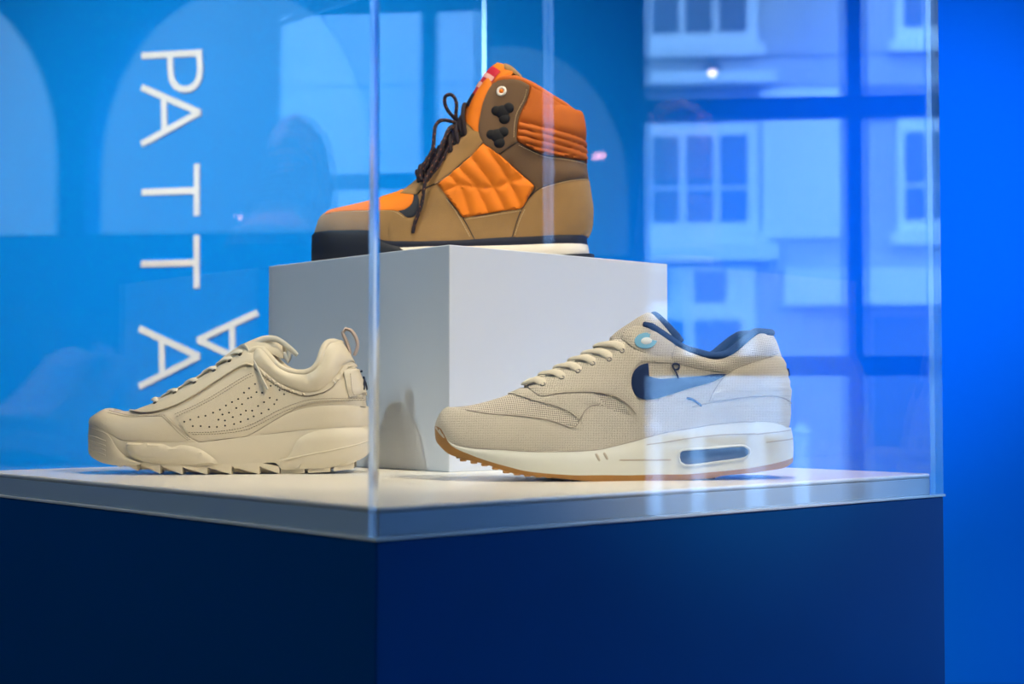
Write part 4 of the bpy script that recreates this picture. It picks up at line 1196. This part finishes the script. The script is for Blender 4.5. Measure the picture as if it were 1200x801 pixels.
for key in ('logo_a', 'logo_b', 'logo_c', 'logo_d'):
    pl = resample([Vector((x, z, 0)) for x, z in g[key]], 1)
    sweep('tab_logo', [up.at(p.x, p.y, 3.5) for p in pl], 1.0, M['logo_navy'], tb_, 0.9)
V = []; F = []
for x, z in g['perf']:
    p, ux, w_, n_ = basis(up, x, z, 1.02)
    b0 = len(V)
    for i in range(7):
        a_ = 2*PI*i/7; V.append(m3(p+ux*(0.85*math.cos(a_))+w_*(0.85*math.sin(a_))))
    F.append(tuple(range(b0, b0+7)))
    for i in range(7):
        V.append(m3(p+ux*(0.85*math.cos(2*PI*i/7))+w_*(0.85*math.sin(2*PI*i/7))-n_*0.8))
    for i in range(7): F.append((b0+i, b0+(i+1) % 7, b0+7+(i+1) % 7, b0+7+i))
tag(from_data('perforations', V, F, M['hole_dark'], sh, False, None), kind='stuff')
stitches('stitching', up, [g['st%d' % k] for k in range(1, 5)] + [g['st9']], M['stitch_dark'], sh, 1.5, 2.3, 1.3, 0.34)
stitches('stitching', up, [g['st5'], g['st6']], M['stitch_dark'], sh, 2.3, 2.3, 1.3, 0.34)
stitches('stitching', up, [g['st8']], M['stitch_dark'], tb_, 3.9, 2.3, 1.3, 0.3)
for k, (e_, c_) in enumerate(zip(g['laces'], g['lace_tops'])):
    disc_on('eyelet', up, e_[0], e_[1], 1.8, 1.5, 0.7, M['hole_dark'], sh, 1.6, 12)
    lace_row('lace', up, (e_[0], e_[1]+1.5), c_, sh, M['lace_cream'], 2.6, 1.2, 2.2)
    if k < 5:
        a_ = g['laces'][k+1]
        lace_row('lace', up, (a_[0]-3, a_[1]+2.0), (c_[0]+7, c_[1]+0.5), sh, M['lace_cream'], 2.4, 1.1, 1.0)
for ln_, of_ in ((g['cap'], 0.9), (g['foxing'][:10], 0.8), (g['band_strip'][16:], 0.6), (g['eyestay'][:11], 0.3), ([p for p in g['zb'] if 34 < p[0] < 240], 0.2)):
    seam(up, ln_, M['stitch_dark'], sh, of_)
def path3(pts, ys, step=2.5):
    n = len(pts); m = len(ys)
    f = pchip([(i/(m-1), y_) for i, y_ in enumerate(ys)])
    return resample([Vector((x, f(i/(n-1)), z)) for i, (x, z) in enumerate(pts)], step)
sweep('lace_end', path3(g['end_strand'], [-4, -10, -17, -24, -31, -35, -38.5]), 2.4, M['lace_cream'], sh, 1.1)
sweep('lace_bow', path3(g['bow_a'], [-6, -14, -20, -24, -27]), 2.6, M['lace_cream'], sh, 1.3)
sweep('lace_bow', path3(g['bow_b'], [-10, -15, -20, -22, -20, -17]), 2.3, M['lace_cream'], sh, 1.1)
sweep('lace_knot', path3([(g['bow_a'][0][0]-4, g['bow_a'][0][1]-1), (g['bow_a'][0][0]+2, g['bow_a'][0][1]+1.5), (g['bow_a'][0][0]+8, g['bow_a'][0][1]+0.5)], [-4, -5, -6]), 4.0, M['lace_cream'], sh, 3.0)
lp = path3(g['pull'], [-1.0]*5)
sweep('pull_loop', lp, 4.6, M['loop_pink'], sh, 1.7, [Vector((0, 1, 0)).cross((lp[min(i+1, len(lp)-1)]-lp[max(i-1, 0)]).normalized()) for i in range(len(lp))], 8)

# ================================================================== hiking boot on the block
D = BOOT
sh = shoe_root('hiking_boot', D, 1.0+BH, 'orange and tan suede hiking boot with dark laces standing on the white block')
g = {k: pairs(v) for k, v in D.items() if k not in ('loc', 'yaw')}
L = 296.0
plan = Plan(L, [(0, 44), (60, 48), (100, 50), (150, 45), (190, 41), (245, 39), (296, 38)], 80, 50)
zb_boot = [(0, 30)] + g['zb'][1:]
up = Upper(L, g['top'], zb_boot, g['heel'], plan, 0.70, 0.50, g['collar'], 52, 40, 0.3, 0.55, 150.0)
build_shell('upper', up, M['suede_tan'], sh)
fox = Sole(L, [(0, 14)] + g['stripe_top'], [(0, 31)] + g['foxing_top'], plan, 1.2, lambda f: 0.8*math.sin(PI*f), g['sole_heel'])
build_sole('midsole', fox, M['eva_black'], sh, 60, 5)
stp = Sole(L, [(0, 5)] + g['stripe_bot'], [(0, 15)] + [(x, z+0.2) for x, z in g['stripe_top']], plan, 2.0, lambda f: 1.0*math.sin(PI*f), g['sole_heel'])
ss = build_sole('sole_stripe', stp, M['stripe_white'], sh, 60, 5)
ss['label'] = 'white sole stripe'
out_ = Sole(L, [(0, 0), (L, 0)], [(0, 5.2)] + [(x, z+0.1) for x, z in g['stripe_bot']], plan, 1.6, None, None)
build_sole('outsole', out_, M['rubber_black'], sh, 50, 2)
gx = g['guard']
gt = [(0, 27.5), (2, 29.8)] + [p for p in gx[2:10]]
gd = Sole(L, [(0, 0.1), (gt[-1][0]+20, 0.1)], gt + [(gt[-1][0]+14, 7.0), (gt[-1][0]+24, 3.0)], plan, 2.6, lambda f: 1.2*math.sin(PI*f)-2.0*f**6)
tgd = build_sole('toe_guard', gd, M['rubber_black'], sh, 110, 8, (), 0.0, gt[-1][0]+4)
tgd['label'] = 'black rubber toe guard'
xs_ = g['vamp'][-1][0]
panel('vamp', up, g['vamp'] + crest(xs_, g['vamp'][0][0]), M['nylon_orange'], sh, 0.9, 3.5)
panel('gusset', up, g['gusset'], M['rubber_black'], sh, 1.0, 3.0)
panel('side_panel', up, g['side'], M['suede_tan'], sh, 1.3, 4.0)
ql = [g['q%d' % k] for k in (1, 2, 3, 4)] + [g['qh']]
segs = [(Vector(a), Vector(b)) for pl in ql for a, b in zip(pl[:-1], pl[1:])]
def quilt(x, z):
    p = Vector((x, z)); best = 99.0
    for a, b in segs:
        d_ = b-a; t = min(1, max(0, (p-a).dot(d_)/d_.length_squared))
        best = min(best, (p-a-d_*t).length)
    return 3.0*(1-math.exp(-(best/4.0)**1.2))
panel('quilted_quarter', up, g['quilt'], M['nylon_orange'], sh, 0.6, 1.7, quilt, pillow=(0.8, 2))
panel('gore', up, g['gore'], M['suede_tan'], sh, 1.5, 4.0)
panel('heel_counter', up, g['counter'], M['suede_tan'], sh, 2.0, 4.0)
panel('ankle_panel', up, g['ankle'], M['suede_brown'], sh, 1.5, 4.0, lambda x, z: 2.0*math.exp(-((x-262)/26)**2-((z-92)/9)**2))
panel('hook_panel', up, g['hook_panel'], M['suede_brown'], sh, 2.8, 3.5)
def ridges(x, z):
    t = (144.0 - 0.24*(x-214) - z)/7.0
    if t > 0: return 2.8*abs(math.sin(PI*min(t, 3.5)))**0.55
    return 2.8*(1-math.exp(-(-t*7/3.2)**1.2))
panel('collar_pad', up, g['pad'], M['pad_orange'], sh, 0.8, 1.7, ridges, pillow=(1.0, 3))
th = g['hook_panel']
panel('tongue_side', up, [(g['throat'][8][0]-1, g['throat'][8][1]+2), th[16], th[17], th[18], th[0], (th[0][0]-2, 999)] + crest(th[0][0]-2, g['throat'][11][0]) , M['nylon_orange'], sh, 0.9, 3.0)
panel('throat_edge', up, g['throat'], M['suede_tan'], sh, 1.8, 3.0)
build_lining('lining', up, M['pad_orange'], sh, 8)
e = collar_edge(up)
rim = [up.P(u, v) - up.normal(u, v)*2.4 for u, v in e]
rim = [Vector((p.x, min(p.y, -0.01), p.z)) for p in rim]
sweep('collar_rim', rim + [Vector((p.x, -p.y, p.z)) for p in rim[::-1]], 4.6, M['pad_orange'], sh, 4.6, None, 12)
tpath = g['tongue']
tg = strap('tongue', tpath, [20, 22, 24, 26, 27, 27, 24], 9.0, (13, -12), M['nylon_orange'], sh, 18)
strap('tongue_lining', g['tongue_back'], [23, 24, 25, 25], 5.0, (4, -8), M['suede_tan'], tg, 16)
lb = strap('tongue_label', tpath, [20, 22, 24, 26, 27, 27, 24], 1.0, (13, -12), M['label_red'], tg, 12, 4.6, 0.52, 0.90, 0.9)
strap('label_stripe', tpath, [20, 22, 24, 26, 27, 27, 24], 0.8, (13, -12), M['label_pink'], lb, 12, 5.4, 0.68, 0.72, 0.9)
strap('label_stripe', tpath, [20, 22, 24, 26, 27, 27, 24], 0.8, (13, -12), M['rubber_black'], lb, 12, 5.4, 0.46, 0.57, 0.9)
strap('label_stripe', tpath, [20, 22, 24, 26, 27, 27, 24], 0.8, (13, -12), M['label_pink'], lb, 12, 5.4, 0.80, 0.82, 0.9)
for key, i0, i1, of_ in (('quilt', 0, 14, 0.6), ('counter', 0, 6, 1.6), ('ankle', 0, 6, 1.2), ('hook_panel', 11, 15, 1.6), ('gore', 3, 6, 1.0), ('side', 2, 5, 1.0), ('throat', 2, 8, 1.2)):
    seam(up, g[key][i0:i1], M['rubber_black'], sh, of_, 0.4)
# hooks and rivet
def hook(x, z):
    p, ux, w_, n_ = basis(up, x, z, 2.4)
    V = []; F = []
    bm = bmesh.new()
    for dx, dz, r_, h_ in ((0, 0, 7.6, 2.2), (-6.4, 1.4, 5.6, 2.0), (6.2, 4.0, 5.8, 2.2), (2.0, -7.2, 6.0, 2.2)):
        c_ = p+ux*dx+w_*dz
        mt = Matrix.Identity(4)
        mt.col[0][:3] = ux*r_*.001; mt.col[1][:3] = w_*r_*.001; mt.col[2][:3] = n_*h_*.001; mt.col[3][:3] = c_*.001
        bmesh.ops.create_uvsphere(bm, u_segments=14, v_segments=8, radius=1.0, matrix=mt)
    o = from_bm('lace_hook', bm, M['hook_black'], sh, True)
    o['label'] = 'black clover-shaped lace hook'
for key in ('hook_a', 'hook_b'): hook(*g[key][0])
rv = disc_on('rivet', up, g['rivet'][0][0], g['rivet'][0][1], 3.9, 3.9, 1.2, M['enamel_white'], sh, 3.0, 20, 1.6)
disc_on('rivet_core', up, g['rivet'][0][0], g['rivet'][0][1], 2.4, 2.4, 0.7, M['nylon_orange'], rv, 3.0, 14)
stitches('stitching', up, [g['st%d' % k] for k in (1, 2, 3, 4, 6, 7, 8)] , M['stitch_tan'], sh, 2.3, 2.4, 1.5, 0.42)
stitches('stitching', up, [g['st5']], M['stitch_tan'], sh, 3.1, 2.4, 1.5, 0.42)
# laces
def more(pts, n):
    q = []
    for i in range(n):
        t = i*(len(pts)-1)/(n-1); k = min(len(pts)-2, int(t)); f = t-k
        q.append((pts[k][0]+(pts[k+1][0]-pts[k][0])*f, pts[k][1]+(pts[k+1][1]-pts[k][1])*f))
    return q
g['eyelets'] = more(g['eyelets'], 7); g['lace_tops'] = more(g['lace_tops'], 7)
for k, (e_, c_) in enumerate(zip(g['eyelets'], g['lace_tops'])):
    e_ = (e_[0]-2.5-0.7*k, e_[1]+4.5+1.0*k)
    disc_on('eyelet', up, e_[0], e_[1], 2.6, 2.6, 1.4, M['hook_black'], sh, 1.8, 12)
    lace_row('lace', up, e_, c_, sh, M['lace_dark'], 2.4, 2.2, 4.5)
    if k < 6:
        n_ = g['eyelets'][k+1]; n_ = (n_[0]-3.2-0.7*k, n_[1]+5.5+1.0*k)
        lace_row('lace', up, n_, (c_[0]+4, c_[1]-1), sh, M['lace_dark'], 2.4, 2.2, 3.4)
    lace_row('lace', up, (e_[0]+3, e_[1]-1), (c_[0]+5, c_[1]+1), sh, M['lace_dark'], 2.4, 2.2, 5.6)
def cord(name, pts, ys):
    p = path3(pts, ys, 2.0)
    o = sweep(name, p, 1.9, M['lace_dark'], sh, 1.9)
    V = []; F = []
    for i in range(1, len(p)-2, 3):
        t = (p[i+1]-p[i-1]).normalized(); n1 = t.orthogonal().normalized(); n2 = t.cross(n1)
        for q in range(3):
            a_ = i*1.7+q*2.1
            dd_ = n1*math.cos(a_)+n2*math.sin(a_)
            sweep_data([p[i]+dd_*1.65-t*1.0, p[i]+dd_*1.65+t*1.0], 0.55, 0.55, None, 5, V, F)
    f_ = from_data('lace_fleck', V, F, M['lace_fleck'], o, True)
    tag(f_, kind='stuff')
cord('lace_bow', g['loop_up'], [-18, -20, -21, -22, -23, -22, -21, -20])
cord('lace_bow', g['loop_left'], [-20, -28, -36, -40, -42, -36, -28, -20])
cord('lace_end', g['end'], [-22, -30, -38, -44, -47, -49, -50, -50.5, -51, -51])
cord('lace_end', g['end_b'], [-20, -26, -32, -38, -42, -44])
kn = path3([(g['loop_up'][0][0]-3, g['loop_up'][0][1]-2), (g['loop_up'][0][0]+1, g['loop_up'][0][1]+1), (g['loop_up'][0][0]+3, g['loop_up'][0][1]-4)], [-16, -20, -22])
sweep('lace_knot', kn, 4.2, M['lace_dark'], sh, 4.0)
